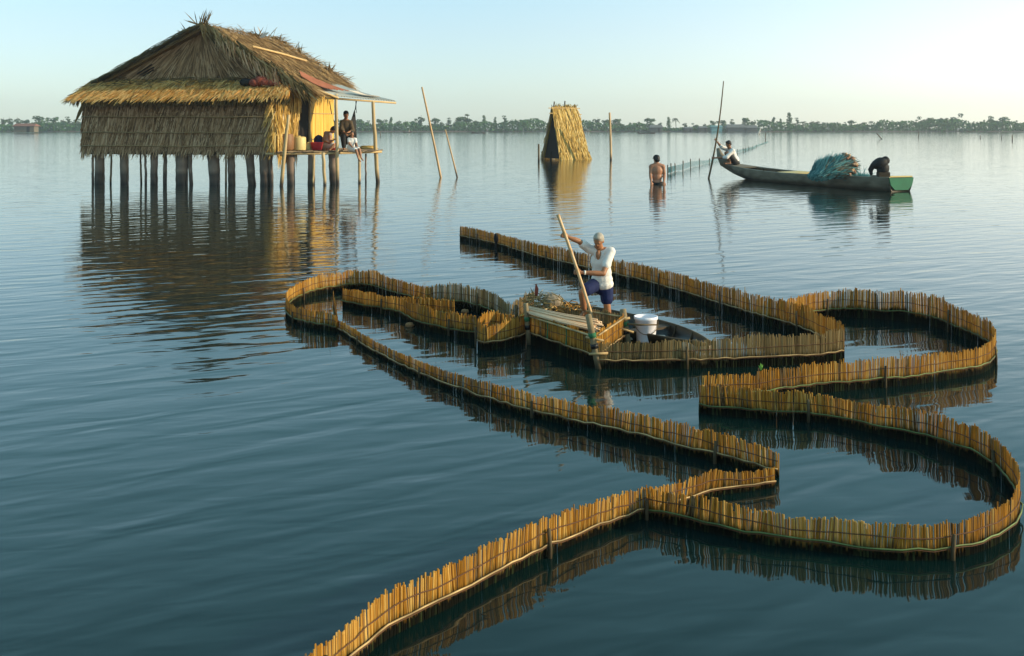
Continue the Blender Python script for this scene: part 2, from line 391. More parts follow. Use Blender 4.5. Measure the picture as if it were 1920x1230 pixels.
ORD = "first second third fourth fifth sixth seventh eighth ninth tenth eleventh twelfth thirteenth fourteenth fifteenth sixteenth seventeenth eighteenth".split()
ZONES = [(0,150,"left of the stilt house"),(640,738,"seen behind the stilt house porch"),(738,806,"between stilt house and long leaning pole"),(806,1020,"between long leaning pole and thatched shelter"),(1020,1145,"between thatched shelter and upright pole"),(1145,1350,"between upright pole and the boy's pole"),(1350,1560,"between the boy's pole and the net heap"),(1560,1660,"above the boat's stern half"),(1660,1921,"right of the narrow boat")]
random.seed(21)
for a, b, zn in ZONES:
    cnt = {}
    for u, v, k in [t for t in TREES if a <= t[0] < b]:
        i = cnt.get(k, 0); cnt[k] = i + 1
        plant(KIND[k], u, v, f"{ORD[i]} {ADJ[k]} far-shore tree {zn}")

# ------------------------------------------------------------------ far shore sheds and boats
def shed(u0, u1, vtop, veave, vbase, wall, roof, label, open_front=True, d=None, name="shed", cat="shed"):
    d = d or SHORE - 2
    a, b = P(u0, vbase, d), P(u1, vbase, d); z0 = max(.15, a.z); ze = P(0, veave, d).z; zt = P(0, vtop, d).z
    w = b.x - a.x; cx = (a.x + b.x) / 2; root = thing(name, label, cat, (cx, d, 0), "sheds on the far shore")
    g = MB(); g.box((cx, d + 3, (z0 + ze) / 2), (w * .86, 5, ze - z0)); 
    for s in (-.36, 0, .36): g.tube([(cx + s*w, d + .6, -1), (cx + s*w, d + .6, z0 + .1)], .12, 5)
    g.build("wall", wall, root)
    g = MB(); ov = w * .5
    g.slab([(cx-ov, d-.4, ze), (cx+ov, d-.4, ze), (cx+ov*.85, d+3, zt), (cx-ov*.85, d+3, zt)], .15)
    g.slab([(cx+ov, d+6.4, ze), (cx-ov, d+6.4, ze), (cx-ov*.85, d+3, zt), (cx+ov*.85, d+3, zt)], .15)
    g.slab([(cx+ov, d-.4, ze), (cx+ov, d+6.4, ze), (cx+ov*.85, d+3, zt)], .1); g.slab([(cx-ov, d+6.4, ze), (cx-ov, d-.4, ze), (cx-ov*.85, d+3, zt)], .1)
    g.build("roof", roof, root)
    if open_front:
        g = MB(); g.box((cx + w * .18, d + .5, z0 + (ze - z0) * .45), (w * .13, .12, (ze - z0) * .9)); g.build("door", M['dark'], root)
shed(22, 66, 231.5, 236.5, 248, M['hull'], M['redroof'], "small red-roofed stilt hut far off at the left edge", d=Wd(249.5), name="stilt_hut", cat="hut")
shed(1218, 1244, 234, 239, 246.5, M['shedwall'], M['shedroof'], "grey shed with sunlit end on far shore beyond the wading man")
shed(1283, 1300, 238, 240.5, 246.8, M['shedwall'], M['shedroof'], "small dark far-shore shed left of the boy's pole")
shed(1311, 1328, 236.5, 239.5, 246.8, M['bark'], M['shedroof'], "small brown far-shore shed just left of the boy's pole")
shed(1333, 1356, 235.5, 237, 246.6, M['shedteal'], M['shedteal'], "pale teal far-shore shed beside the boy's pole", False)
shed(1362, 1400, 233, 239, 246.8, M['shedwall'], M['shedroof'], "largest grey far-shore shed right of the teal one", False)
shed(1398, 1422, 235, 239.5, 246.8, M['shedwall'], M['shedroof'], "grey shed at the right end of the far-shore row", False)
def far_boat(u0, u1, v, label, pers=None):
    d = Wd(v); a, b = W(u0, v), W(u1, v); L = b.x - a.x; c = (a + b) / 2
    root = thing("canoe", label, "boat", (c.x, d, 0)); g = MB(); n = 10; vs = []
    for i in range(n + 1):
        t = i / n * 2 - 1; w = .55 * (1 - t*t*.95) + .03; z = .28 + .35 * t*t
        vs += [(c.x + t*L/2, d - w, z), (c.x + t*L/2*.93, d, -.15), (c.x + t*L/2, d + w, z), (c.x + t*L/2*.95, d, z - .25)]
    g.add(vs, [(4*i+k, 4*i+4+k, 4*i+4+(k+1) % 4, 4*i+(k+1) % 4) for i in range(n) for k in range(4)])
    g.build("hull", M['hulldark'], root)
    if pers:
        g = MB(); x = P(pers, v, d).x
        g.tube([(x,d,.1), (x,d,.7), (x,d,1.3)], [.32,.3,.22], 8); g.ell((x, d, 1.75), (.17,.17,.24))
        o = g.build("person", M['strap'], base=(x, d, 0)); tag(o, "tiny figure sitting in the distant canoe right of porch", "person")
far_boat(1195, 1229, 250.6, "long dark canoe lying off the far sheds")
far_boat(755, 772, 248.3, "distant canoe with one figure, behind the long leaning pole", 767)
far_boat(884, 910, 250.0, "low distant canoe between short leaning pole and shelter")

def pole(name, label, cat, top, bot, r0, r1, mat, base_v, group=None, n=8, knots=0, leaf=None):
    d = Wd(base_v); a = P(*bot, d); b = P(*top, d); dv = (b - a)
    lo = a - dv.normalized() * 1.2
    m = 9; pts = []; rr = []; cc = []
    bow = dv.length * .006
    for i in range(m + 1):
        t = i / m; p = lo.lerp(b, t); p.x += bow * math.sin(t * 3.1); pts.append(p); rr.append(r0 + (r1 - r0) * t); cc.append((U(.3,.7), 1 if p.z < .25 else 0, 0))
    g = MB(); g.tube(pts, rr, n, cc); o = g.build(name, mat, None, True, base=(a.x, d, 0)); return tag(o, label, cat, group)
GP = "mooring and marker poles standing in the lagoon"
pole("bamboo_pole", "tallest leaning bamboo pole, right of the stilt house", "pole", (791,163), (826,333), .075, .05, M['pole'], 333, GP)
pole("bamboo_pole", "shorter leaning bamboo pole beside the tallest one", "pole", (835,243), (857,333), .06, .035, M['pole'], 333, GP)
pole("bamboo_pole", "upright bamboo pole right of the thatched shelter", "pole", (1143,211), (1145,300), .12, .09, M['pole'], 300, GP)
pole("wooden_stake", "short dark stake left of the thatched shelter", "stake", (1010,270), (1010,303), .09, .08, M['stake'], 303, GP)
GM = "small marker stakes far out on the right"
for u, v0, v1, w, lab in ((1898,253,264,.14,"stake with dark knob, nearest the right edge"),(1878,254,261,.09,"thin faint stake second from the right edge"),(1838,254,260,.12,"knobbed stake third from the right edge"),(1722,246,258,.1,"thin stake below the tall bushy far trees"),(1435,249,262,.1,"faint stake on far water right of the sheds"),(713,247,257,.1,"thin far stake seen right of the porch post")):
    pole("marker_stake", "distant " + lab, "stake", (u, v0), (u, v1), w, w*.8, M['stake'], v1, GM)
pole("leaning_stake", "dark far stake leaning left, behind the net heap", "stake", (1644,250), (1653,261), .14, .12, M['stake'], 261, GM)
pole("leaning_stake", "pale driftwood stake leaning right below the far sheds", "stake", (1427,239), (1421,252), .5, .2, M['foam'], 252, GM)

# long net fence on thin stakes running back from the wading man
NET = [(1252,326,17),(1258,325,19),(1266,321,15),(1280,320,19),(1295,314,16),(1312,310,13),(1330,306,9),(1352,299,10),(1366,292,9),(1383,287,8),(1393,284,7),(1398,283,6),(1404,281,6),(1411,279,5),(1418,275,4),(1430,270,3),(1441,266,2)]
nf = thing("net_fence", "thin net strung on stakes curving from wading man toward far shore", "net fence", W(1258, 325))
tops = []
for u, v, hp in NET:
    b = W(u, v); t = P(u + U(-1, 1), v - hp, b.y); tops.append((b, t)); g = MB()
    g.tube([b - Vector((0,0,.6)), t], .035, 6, (.3,.0,0)); g.build("stake", M['stake'], nf)
g = MB()
for (b0, t0), (b1, t1) in zip(tops, tops[1:]):
    for k in range(5):
        q = .12 + .14 * k; p0, p1 = b0.lerp(t0, q), b1.lerp(t1, q); mid = (p0 + p1) / 2 - Vector((0,0,.05))
        g.tube([p0, mid, p1], .012, 3, (.5,0,0))
    for k in range(14):
        t = k / 14; p0, p1 = b0.lerp(b1, t), t0.lerp(t1, t); g.tube([p0.lerp(p1, .1), p0.lerp(p1, .68)], .008, 3, (.6,0,0))
g.build("net", M['netteal'], nf)

# ------------------------------------------------------------------ bamboo fences
def fence(name, label, ctrl, mat='slat', rail='rail', railfrac=.66, step=.0118, stakes=2.2, group="bamboo screens of the fish trap", cat="bamboo fence", toprail=False, jag=.03, root=None, wetk=1.0, seed=1):
    """ctrl: (u, v_top, v_waterline) read off the photograph, turned into points of the water plane and heights"""
    random.seed(seed)
    pts = []
    for c in ctrl:
        b = W(c[0], c[2]); pts.append((b.x, b.y, (c[2] - c[1]) * b.y / F))
    if root is None: root = thing(name, label, cat, (pts[0][0], pts[0][1], 0), group)
    S = catmull(pts, step); n = len(S)
    g = MB(); rp = []; cp = []; tp = []
    low = [0.0] * n; x = 0
    for i in range(n):
        x = x * .93 + U(-1, 1) * .3; low[i] = x
    lean = 0; clump = 0; cq = 0
    for i in range(n):
        a, b = S[max(i-1, 0)], S[min(i+1, n-1)]
        t = Vector((b[0]-a[0], b[1]-a[1], 0)).normalized(); nn = Vector((t.y, -t.x, 0))
        px, py, h = S[i]
        if nn.dot(Vector((px, py, 0))) > 0: nn = -nn
        if R() < .10: clump = U(-1, 1); cq = U(-.14, .14)
        hh = h * (1 + .034 * low[i] + .05 * clump) + U(-jag, jag) * h / .4 * .75 + (U(.0,.045) * h/.4 if R() < .07 else 0) - (U(.02, .07) * h/.4 if R() < .06 else 0)
        zr = h * (1 - railfrac)
        c = Vector((px, py, 0)); w = step * U(.48, .60); th = step * .22
        lean = lean * .93 + U(-1, 1) * .005
        k = nn * U(-.004, .004)
        if R() < .003: continue
        ring = lambda z, off, w=w: [c + k + t*(-w + off) - nn*th + Vector((0,0,z)), c + k + t*(-w*.5 + off) + nn*th + Vector((0,0,z)), c + k + t*(w*.5 + off) + nn*th + Vector((0,0,z)), c + k + t*(w + off) - nn*th + Vector((0,0,z))]
        q = min(.98, max(.02, .15 + .7 * R() + cq + .17 * math.sin(i * .021 + seed) * math.sin(i * .0083 + 2 * seed)))
        if R() < .10: q *= .3
        if R() < .05: q = min(1, q + .3)
        lt = U(.5, 1) if R() < .08 else (U(.1,.4) if R() < .2 else 0)
        zd = .028 * h / .4 * low[i]; zz = [-.10, max(.01, zr - .03 + zd + U(-.03,.02)), zr + .02 + max(-.01, zd) + U(-.01,.05), hh]
        ww = [wetk, wetk, .18 * R(), .0]; ll = [lt, lt, 0, 0]
        vs = []; cs = []
        for z, wv, lv in zip(zz, ww, ll):
            vs += ring(z, lean * z / max(h,.1) * 2, w * (1.3 if wv > .9 else 1)); cs += [(q, wv, lv)] * 4
        fs = [(4*r+j, 4*r+(j+1) % 4, 4*r+4+(j+1) % 4, 4*r+4+j) for r in range(3) for j in range(4)] + [(12,13,14,15)]
        g.add(vs, fs, cs)
        if i % 9 == 0 or i == n - 1:
            rp.append(c + nn * .022 + Vector((0, 0, zr + U(-.010,.010)))); cp.append(c + nn * .010 + Vector((0, 0, zr + (h - zr) * .45 + U(-.008,.008)))); tp.append(c + nn * .02 + Vector((0, 0, h * .93)))
    g.build("slat_panel", M[mat], root)
    if len(rp) > 1:
        g = MB(); g.tube(rp, .0062, 6, [(R(),0,0) for _ in rp]); g.build("rail", M[rail], root, True)
        g = MB(); g.tube(cp, .0045, 4); g.build("binding_cord", M['cord'], root)
        g = MB(); g.tube([p - Vector((0,0, .014)) for p in rp], .004, 4); g.build("binding_cord", M['cord'], root)
        if toprail: g = MB(); g.tube(tp, .013, 6, [(R(),0,0) for _ in tp]); g.build("rail", M[rail], root, True)
    k = int(stakes / step) if stakes else 10**9
    for i in range(k // 2, n, k):
        px, py, h = S[i]; a, b = S[max(i-1, 0)], S[min(i+1, n-1)]
        t = Vector((b[0]-a[0], b[1]-a[1], 0)).normalized(); nn = Vector((t.y, -t.x, 0))
        if nn.dot(Vector((px, py, 0))) > 0: nn = -nn
        c = Vector((px, py, 0)) + nn * .03; g = MB()
        g.tube([c + Vector((0,0,-.3)), c + Vector((U(-.01,.01),0,h*.25)), c + Vector((U(-.01,.01),0,h*U(.66,.86)))], [.017,.016,.014], 7, [(.3,1,0),(.4,.5,0),(R()*.6,0,0)])
        g.build("stake", M['stake'], root, True)
    return root

fence("bamboo_fence", "long straight bamboo fence running away behind the old man", [(862,424,449),(940,440,467),(1000,456,487),(1060,467,503),(1150,486,524),(1220,501,541),(1300,522,565),(1352,536,583),(1414,552,603),(1472,563,620),(1508,575,634),(1534,586,645),(1560,599,660),(1583,612,677)], seed=3)
fence("bamboo_fence", "straight bamboo fence in front of the old man's boat and bucket", [(1122,641,692),(1180,640,692),(1231,639,692),(1325,637,690),(1430,630,687),(1528,625,682),(1581,616,677)], mat='slatgrey', seed=4)
fence("bamboo_fence", "looped bamboo fence at upper right, bulging toward the right edge", [(1475,564,612),(1521,550,599),(1583,543,595),(1642,549,598),(1694,547,602),(1749,556,611),(1798,577,630),(1837,594,647),(1864,612,664),(1866,626,676),(1855,642,692),(1830,651,703),(1775,659,712),(1707,669,722),(1658,671,726),(1600,677,731),(1534,682,737),(1463,692,745),(1404,701,752),(1316,704,758)], rail='railgreen', seed=5)
fence("bamboo_fence", "biggest bamboo fence loop, curling at the lower right edge", [(1311,722,775),(1370,727,781),(1437,732,786),(1540,739,792),(1576,749,798),(1635,758,812),(1675,763,822),(1730,769,832),(1778,783,847),(1833,803,868),(1873,828,895),(1900,858,925),(1911,884,952),(1908,915,985),(1892,938,1006),(1849,961,1030),(1809,975,1042),(1754,982,1050),(1675,985,1050),(1615,979,1043),(1556,973,1036),(1496,970,1029),(1437,961,1021),(1378,949,1009),(1330,935,999),(1291,927,990),(1212,915,971)], rail='railgreen', seed=6)
fence("bamboo_fence", "long bamboo fence crossing the middle from left loop to lower right", [(633,600,620),(650,608,629),(689,632,656),(728,652,677),(767,669,697),(806,685,715),(859,701,735),(898,713,751),(937,723,764),(976,733,776),(1015,743,786),(1060,752,797),(1110,761,808),(1160,769,820),(1219,782,835),(1279,795,852),(1318,805,861),(1378,823,876),(1461,848,896)], seed=7)
fence("bamboo_fence", "short bamboo fence angled behind the nearest crossing, lower centre right", [(1452,877,914),(1397,884,922),(1338,883,930),(1314,890,938),(1259,906,955),(1214,914,967)], seed=8)
fence("bamboo_fence", "nearest bamboo fence running down to the bottom edge", [(1211,911,970),(1162,928,987),(1105,945,1009),(1056,961,1030),(1020,973,1046),(985,989,1063),(946,1006,1083),(896,1030,1110),(836,1062,1143),(772,1087,1174),(719,1114,1203),(691,1138,1226),(648,1178,1262),(588,1223,1310),(530,1262,1356),(470,1300,1405)], seed=9)
fence("bamboo_fence", "rounded bamboo fence loop at the far left of the trap", [(632,593,623),(616,586,620),(585,582,615),(559,577,608),(543,569,599),(536,557,587),(541,545,577),(559,532,566),(585,520,556),(611,514,551),(637,510,547),(666,507,545),(700,508,547),(713,514,551),(754,527,562),(780,533,569),(808,540,575)], rail='railgreen', seed=10)
fence("bamboo_fence", "greyish bamboo fence dipping in the middle, left of the boat", [(808,538,573),(825,533,575),(871,535,580),(911,545,591),(937,558,604),(957,570,615),(968,562,611),(986,553,605),(1002,547,601)], mat='slatgrey', rail='railgreen', seed=12)
fence("bamboo_fence", "inner bamboo fence lying inside the left loop, leading to small pen", [(642,541,573),(689,549,583),(728,555,590),(754,558,597),(767,567,606),(793,575,618),(832,584,627),(894,592,638)], mat='slat', rail='railgreen', seed=13)
fence("bamboo_fence", "short inner bamboo fence behind the inner one, ending at a post", [(752,557,590),(790,558,592),(820,561,595),(853,565,600)], seed=14, rail='railgreen')
fence("bamboo_fence", "small curled bamboo pen left of the slatted cage", [(985,590,640),(963,598,648),(937,605,654),(910,609,657),(896,603,650),(903,592,640),(924,585,632),(945,588,633),(968,592,636)], seed=15)
fence("bamboo_fence", "short bamboo gate seen edge-on at the left loop", [(633,596,622),(629,572,600),(625,549,582)], seed=16, rail='railgreen', stakes=0)
cg = fence("slatted_cage", "box cage of upright bamboo slats tied to posts beside the boat", [(992,588,645),(1118,627,690)], cat="fish cage", group=None, toprail=True, stakes=0, railfrac=.60, seed=17, jag=.008)
fence("", "", [(1119,624,690),(1172,589,650)], root=cg, toprail=True, stakes=0, railfrac=.60, seed=18, jag=.008)
fence("", "", [(1172,590,650),(1040,570,613)], root=cg, mat='slatgrey', toprail=True, stakes=0, railfrac=.75, seed=19, jag=.02)
fence("", "", [(1040,570,613),(992,586,645)], root=cg, mat='slatgrey', toprail=True, stakes=0, railfrac=.75, seed=20, jag=.02)
random.seed(33)
for (tu, tv), (bu, bv), r in (((986,569),(992,646),.036), ((1103,590),(1123,691),.044), ((1168,580),(1178,651),.05)):
    a, b = W(bu, bv), P(tu, tv, Wd(bv)); g = MB(); pts = [a.lerp(b, t) for t in (-.3, 0, .2, .45, .7, 1)]
    g.tube(pts, [r, r, r*.98, r*.95, r*.92, r*.9], 9, [(.5,.9,0),(.6,.8,0),(.8,.2,0),(.9,0,0),(.75,0,0),(.9,0,0)]); p = g.build("post", M['stake'], cg, True)
    for t in (.42, .62):
        q = a.lerp(b, t); g = MB(); g.tube([q - (b-a).normalized()*.03, q + (b-a).normalized()*.03], r * 1.12, 9); g.build("lashing", M['greenstring'] if t > .5 else M['hair'], cg, True)
g = MB()    # loose stick ends lashed to the right hand posts
for p0, p1 in (((1098,632,13.25),(1132,639,13.2)), ((1104,664,13.2),(1140,662,13.2)), ((1160,600,14.4),(1181,596,14.4)), ((1160,615,14.4),(1188,623,14.4))):
    g = MB(); g.tube([P(*p0), P(*p1)], .016, 6); g.build("cross_stick", M['rail'], cg, True)
for k in (.27, .55):
    a = W(992 + 126*k, 645 + 45*k); g = MB(); g.tube([a + Vector((0,-.02,.16)), a + Vector((.01,-.025,.30)), a + Vector((0,-.02,.41))], .012, 5); g.build("twine", M['greenstring'], cg)

sb = thing("stick_bundle", "bundle of long pale bamboo sticks lying along the cage top", "sticks", P(1060, 600, 13.9))
for k in range(16):
    i, j = k % 6, k // 6
    a = P(990 + U(-4, 6), 577 + i * 2.2 - j * 1.2, 14.95 - i * .07); b = P(1128 + U(-14, 8), 604 + i * 3.6 - j * 2.2, 14.05 - i * .10)
    g = MB(); mid = (a + b) / 2 - Vector((0, 0, .012)); q = U(.3, 1); g.tube([a, mid, b], [.011, .013, .012], 6, (q, 0, 0)); g.build("stick", M['stickpale'], sb, True)
# thin plants and odd bits caught on the screens
def weed(u, v, hp, label):
    d = Wd(v + 30); b = P(u, v, d); o = MB()
    for k in range(6):
        dr = Vector((U(-.5,.5), U(-.3,.3), 1)); o.blade(b, dr, Vector((0,-1,0)), hp * d / F * U(.6, 1.1), .014, (R(),0,0), .03)
    tag(o.build("reed_shoot", M['weed'], base=b), label, "plant")
weed(1427, 694, 13, "green shoot sprouting behind the fence in front of the boat")
weed(1452, 744, 14, "green shoot caught on top of the biggest fence loop")
def lump(name, label, cat, u, v, r, mat, z=None):
    b = W(u, v); g = MB(); g.ell(b + Vector((0,0,r*.35)), (r*1.3, r, r*.8), None, (.5,0,0), 12, 8, .12); tag(g.build(name, M[mat], None, True, base=b), label, cat)
lump("coconut_husk", "brown husk floating against the inner fence", "husk", 768, 612, .055, 'husk')
lump("coconut_husk", "pale brown husk floating behind the inner fence, near the pen", "husk", 872, 586, .05, 'husk')
g = MB(); b = W(930, 465) + Vector((0,-.06,.24)); g.ell(b, (.05,.045,.13), None, (.4,0,0), 10, 8, .2); g.tube([b + Vector((0,0,-.32)), b], [.02,.03], 6)
tag(g.build("tied_rag", M['black'], None, True, base=b), "dark rag tied on the far end of the long straight fence", "rag")

# ------------------------------------------------------------------ boats
def hull(root, A, B, beam, zs, zb, mat, inmat, bowrise=.5, sternsq=.7, bluntbow=0.0, kstart=.62, n=22, sheer=0.0, wetline=.12, ribs=6, thick=.05):
    """A stern point, B bow point on the water, beam max width; returns frame functions"""
    A, B = Vector(A), Vector(B); ax = (B - A); L = ax.length; ax.normalize(); sd_ = Vector((ax.y, -ax.x, 0))
    def half(t): 
        e = max(0.0, (t - .5) / .5); s_ = max(0.0, (.35 - t) / .35)
        return beam * .5 * (1 - (1 - bluntbow) * e ** 2.3) * (1 - s_ * s_ * (1 - sternsq)) + .012
    def gz(t): return zs + bowrise * max(0, (t - .45) / .55) ** 2.2 + sheer * (1 - t) ** 3
    def kz(t): return zb + (bowrise * .9 + zs - zb) * max(0, (t - kstart) / (1 - kstart)) ** 1.7 * .97
    prof = [(-1, 1), (-.93, .55), (-.74, .18), (-.3, 0), (.3, 0), (.74, .18), (.93, .55), (1, 1)]
    def pt(t, q, hz, inset=0):
        w = max(.006, half(t) - inset); k = kz(t) + inset; gq = gz(t)
        return A + ax * L * t + sd_ * w * q + Vector((0, 0, k + (gq - k) * hz))
    out = MB(); inn = MB(); m = len(prof)
    for mb, ins in ((out, 0), (inn, thick)):
        vs = []; cs = []
        for i in range(n + 1):
            t = i / n * .995 if not ins else .012 + i / n * .955
            for q, hz in prof:
                p = pt(t, q, hz, ins); vs.append(p); cs.append((U(.25,.75) if abs(q) < .99 else .8, 1 if p.z < wetline else 0, 0))
        fs = [(m*i+k, m*i+k+1, m*i+m+k+1, m*i+m+k) for i in range(n) for k in range(m - 1)]
        fs += [tuple(range(m))]
        mb.add(vs, fs, cs)
    out.build("hull", mat, root, True); inn.build("inner_planking", inmat, root, True)
    for s in (-1, 1):
        g = MB(); g.tube([pt(i/n*.985, s, 1) - sd_ * s * thick * .5 for i in range(n + 1)], thick * .62, 6, [(U(.5,1),0,0) for _ in range(n+1)]); g.build("gunwale", mat, root, True)
    for i in range(ribs):
        t = .1 + .72 * i / max(1, ribs - 1); g = MB()
        g.tube([pt(t, q, hz, thick * 1.3) for q, hz in prof], thick * .5, 5, (.6,0,0)); g.build("rib", inmat, root, True)
    return pt, ax, sd_, gz

# old man's boat
nb = thing("wooden_boat", "dark wooden boat with the old man and white bucket inside", "boat", W(1150, 628))
ptN, axN, sdN, gzN = hull(nb, W(1022, 596), W(1338, 668), .92, .21, -.08, M['hulldark'], M['hulldark'], -.06, .75, ribs=7, thick=.03)
for t in (.30, .62):
    g = MB(); g.slab([ptN(t, -1, .8, .02), ptN(t, 1, .8, .02), ptN(t + .05, 1, .8, .02), ptN(t + .05, -1, .8, .02)], -.03); g.build("thwart", M['hulldark'], nb)
# bucket
bc = ptN(.605, .1, .0, .03); bd = bc.y
def bucket():
    base = P(1211, 640, 14.55); r0, r1 = .125, .155; h = .345
    root = thing("bucket", "white plastic bucket standing in the old man's boat", "bucket", base); g = MB()
    prof = [(r0*.0, .0), (r0, 0), (r0*1.02, .02), (r1*.97, h*.86), (r1*1.04, h*.88), (r1*1.05, h), (r1*.98, h), (r1*.96, h*.9), (r0*.95, .03), (0, .03)]; n = 28; vs = []
    for r, z in prof:
        for k in range(n): vs.append(base + Vector((r * math.cos(6.2832*k/n), r * math.sin(6.2832*k/n), z)))
    g.add(vs, [(i*n+k, i*n+(k+1) % n, (i+1)*n+(k+1) % n, (i+1)*n+k) for i in range(len(prof)-1) for k in range(n)]); g.build("pail", M['whiteplastic'], root, True)
    g = MB(); g.tube([base + Vector((-r1*1.06*math.cos(a), -r1*1.06*math.sin(a)*.9 - .0, h*.80 - .16*math.sin(a))) for a in [i*math.pi/10 for i in range(11)]], .005, 5); g.build("handle", M['stake'], root, True)
bucket()
o = MB(); o.tube([P(1176, 607, 14.25), P(1200, 609, 14.2), P(1231, 609, 14.2)], [.017,.014,.010], 6, (.4,0,0)); tag(o.build("branch", M['stake'], None, True, base=P(1176, 607, 14.25)), "thin dark branch sticking out in front of the bucket", "branch")
g = MB(); g.slab([P(1178, 633, 14.6), P(1252, 634, 14.6), P(1246, 628, 15.0), P(1186, 627, 15.0)], .03); tag(g.build("board", M['foam'], base=P(1215, 634, 14.6)), "pale board under the bucket in the old man's boat", "board")
for u, v, lab in ((1288, 652, "dirty white float near the boat, left one behind the slats"), (1322, 652, "pale float behind the slats, right one near the boat's bow")):
    b = P(u, v, 14.1); g = MB(); g.ell(b, (.12,.07,.07), None, (.6,0,0), 10, 7, .15); tag(g.build("float", M['foam'], None, True, base=b), lab, "float")
# gear heaped in the stern
b = P(1036, 566, 15.95); g = MB(); g.ell(b, (.16,.13,.12), None, (.5,0,0), 14, 8, .05)
for k in range(26):
    a = U(0, 6.28); e = U(.1, 1.4); p = b + Vector((math.cos(a)*math.cos(e)*.18, math.sin(a)*math.cos(e)*.16, math.sin(e)*.15)); g.blade(p, Vector((U(-1,1), U(-1,1), U(-.6,.2))), Vector((0,-.5,.8)), U(.1,.25), .012, (R(),0,0), .02)
tag(g.build("net_heap", M['shedtan'], base=b), "domed heap of tan netting in the boat's stern", "net")
b = P(1003, 566, 15.6); g = MB()
for k in range(160):
    p = b + Vector((U(-.13,.16), U(-.12,.12), U(-.12,.10))); g.blade(p, Vector((U(-1,1), U(-1,1), U(-.2,.9))), Vector((0,-1,.3)), U(.05,.16), .012, (R(),0,0), .03)
tag(g.build("brush_heap", M['thbrown'], base=b), "tangled brushwood heap at the boat's left end", "brushwood")
b = P(1005, 548, 15.6); g = MB(); g.tube([b + Vector((0,0,-.1)), b + Vector((.01,0,.05)), b + Vector((0,0,.12))], [.02,.028,.008], 6); tag(g.build("rag", M['redcloth'], None, True, base=b), "small red rag on a stick over the brushwood heap", "rag")
b = P(1072, 572, 15.5); g = MB()
for k in range(26):
    p = b + Vector((U(-.25,.2), U(-.1,.1), U(-.12,.04))); q = p + Vector((U(-.2,.25), U(-.1,.1), U(-.02,.16))); g.tube([p, (p+q)/2 + Vector((0,0,.03)), q], .006, 4, (R(),0,0))
tag(g.build("straw_tangle", M['thstraw'], base=b), "loose straw and twigs beside the old man's knee", "straw")

# boy's boat
fb = thing("long_canoe", "long weathered grey canoe with green stern and raised prow", "boat", W(1520, 350))
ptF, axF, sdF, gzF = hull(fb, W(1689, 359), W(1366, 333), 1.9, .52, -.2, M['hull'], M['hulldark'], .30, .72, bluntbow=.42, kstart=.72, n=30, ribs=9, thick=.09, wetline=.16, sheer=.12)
q = [ptF(-.004, a, b) for a, b in ((-1.02,1),(-.90,.6),(-.55,.32),(.55,.32),(.90,.6),(1.02,1))]
g = MB(); g.slab(q, .12); g.build("transom", M['green'], fb)
g = MB(); g.slab([ptF(.0,-.98,1.03), ptF(.0,.98,1.03), ptF(.035,.98,1.02), ptF(.035,-.98,1.02)], -.06); g.build("stern_deck", M['plank'], fb)
# prow post curling up under the boy
g = MB(); g.tube([ptF(.86, 0, .1), ptF(.94, 0, .35), ptF(.985, 0, .7), P(1357, 303, 62.9), P(1350, 291, 63.1), P(1346, 278, 63.2)], [.2,.34,.36,.30,.2,.1], 10, (.7,0,0)); g.build("prow_post", M['hull'], fb, True)
g = MB(); g.slab([ptF(.86,-.95,.97), ptF(.86,.95,.97), ptF(.99,.6,.99), ptF(.99,-.6,.99)], -.05); g.build("fore_deck", M['hull'], fb)
for i, (t0, lab) in enumerate(((.56, "left pale board lying across the canoe"), (.505, "right pale board lying across the canoe, nearer the net heap"))):
    g = MB(); g.slab([ptF(t0,-.9,.93), ptF(t0,.85,1.0), ptF(t0 + .05,.85,1.0), ptF(t0 + .05,-.9,.93)], -.07); tag(g.build("board", M['plank'], base=ptF(t0, 0, .9)), lab, "board")
# heap of nets with cork floats
random.seed(40)
D_ = 52.0; b = P(1556, 332, D_)
nh = thing("fishing_net_heap", "bushy heap of teal fishing net with cork floats in the canoe", "net", b)
core = MB(); core.ell(P(1566, 318, D_), (.85, .55, .42), Matrix.Rotation(-.3, 3, 'Y'), (.2,0,0), 14, 9, .08); core.build("net_core", M['netdark'], nh, True)
g1, g2 = MB(), MB()
for k in range(1500):      # strands sweep up from the lower left and fan out at the right
    a = U(0, 6.28); rr = R() ** .35; du = math.cos(a) * 41 * rr; dv_ = math.sin(a) * 20 * rr
    yy = -.62 * math.sqrt(max(0, 1 - rr * rr)) + U(-.1, .1); t = (du + 41) / 82
    p = P(1562 + du, 316 - du * .12 - dv_ * (.75 + .35 * t), D_ + (yy if R() < .8 else -yy))
    an = math.radians(62 - 62 * t + U(-18, 18) + dv_ * 1.1); d = Vector((math.cos(an), U(-.25,.15), math.sin(an)))
    if R() < (1.25 - 1.15 * t): g1.blade(p - d * .3, d, Vector((0,-1,.2)), U(.4,.8), .04, (R(),0,0), .06)
    else: g2.blade(p - d * .25, d, Vector((0,-1,.2)), U(.3,.65), .045, (R(),0,0), .06)
for k in range(64):
    ac = U(-.9, 1.15); u0 = 1568 + 35 * math.cos(ac) + U(-3,3); v0 = 311 - 22 * math.sin(ac) + U(-3, 3)
    p = P(u0, v0, D_ + U(-.5,.3)); g3 = MB(); g3.ell(p, (.095,.07,.07), None, (R(),0,0), 7, 5); g3.build("cork_float", M['cork'], nh, True)
for k in range(160): g1.blade(P(U(1600,1622), U(329,335), D_ - .2), Vector((U(-1,1), U(-.3,.3), U(-.2,.4))), Vector((0,-1,.2)), U(.2,.6), .03, (R(),0,0), .1)
g1.build("netting", M['netteal'], nh); g2.build("net_cords", M['netdark'], nh)
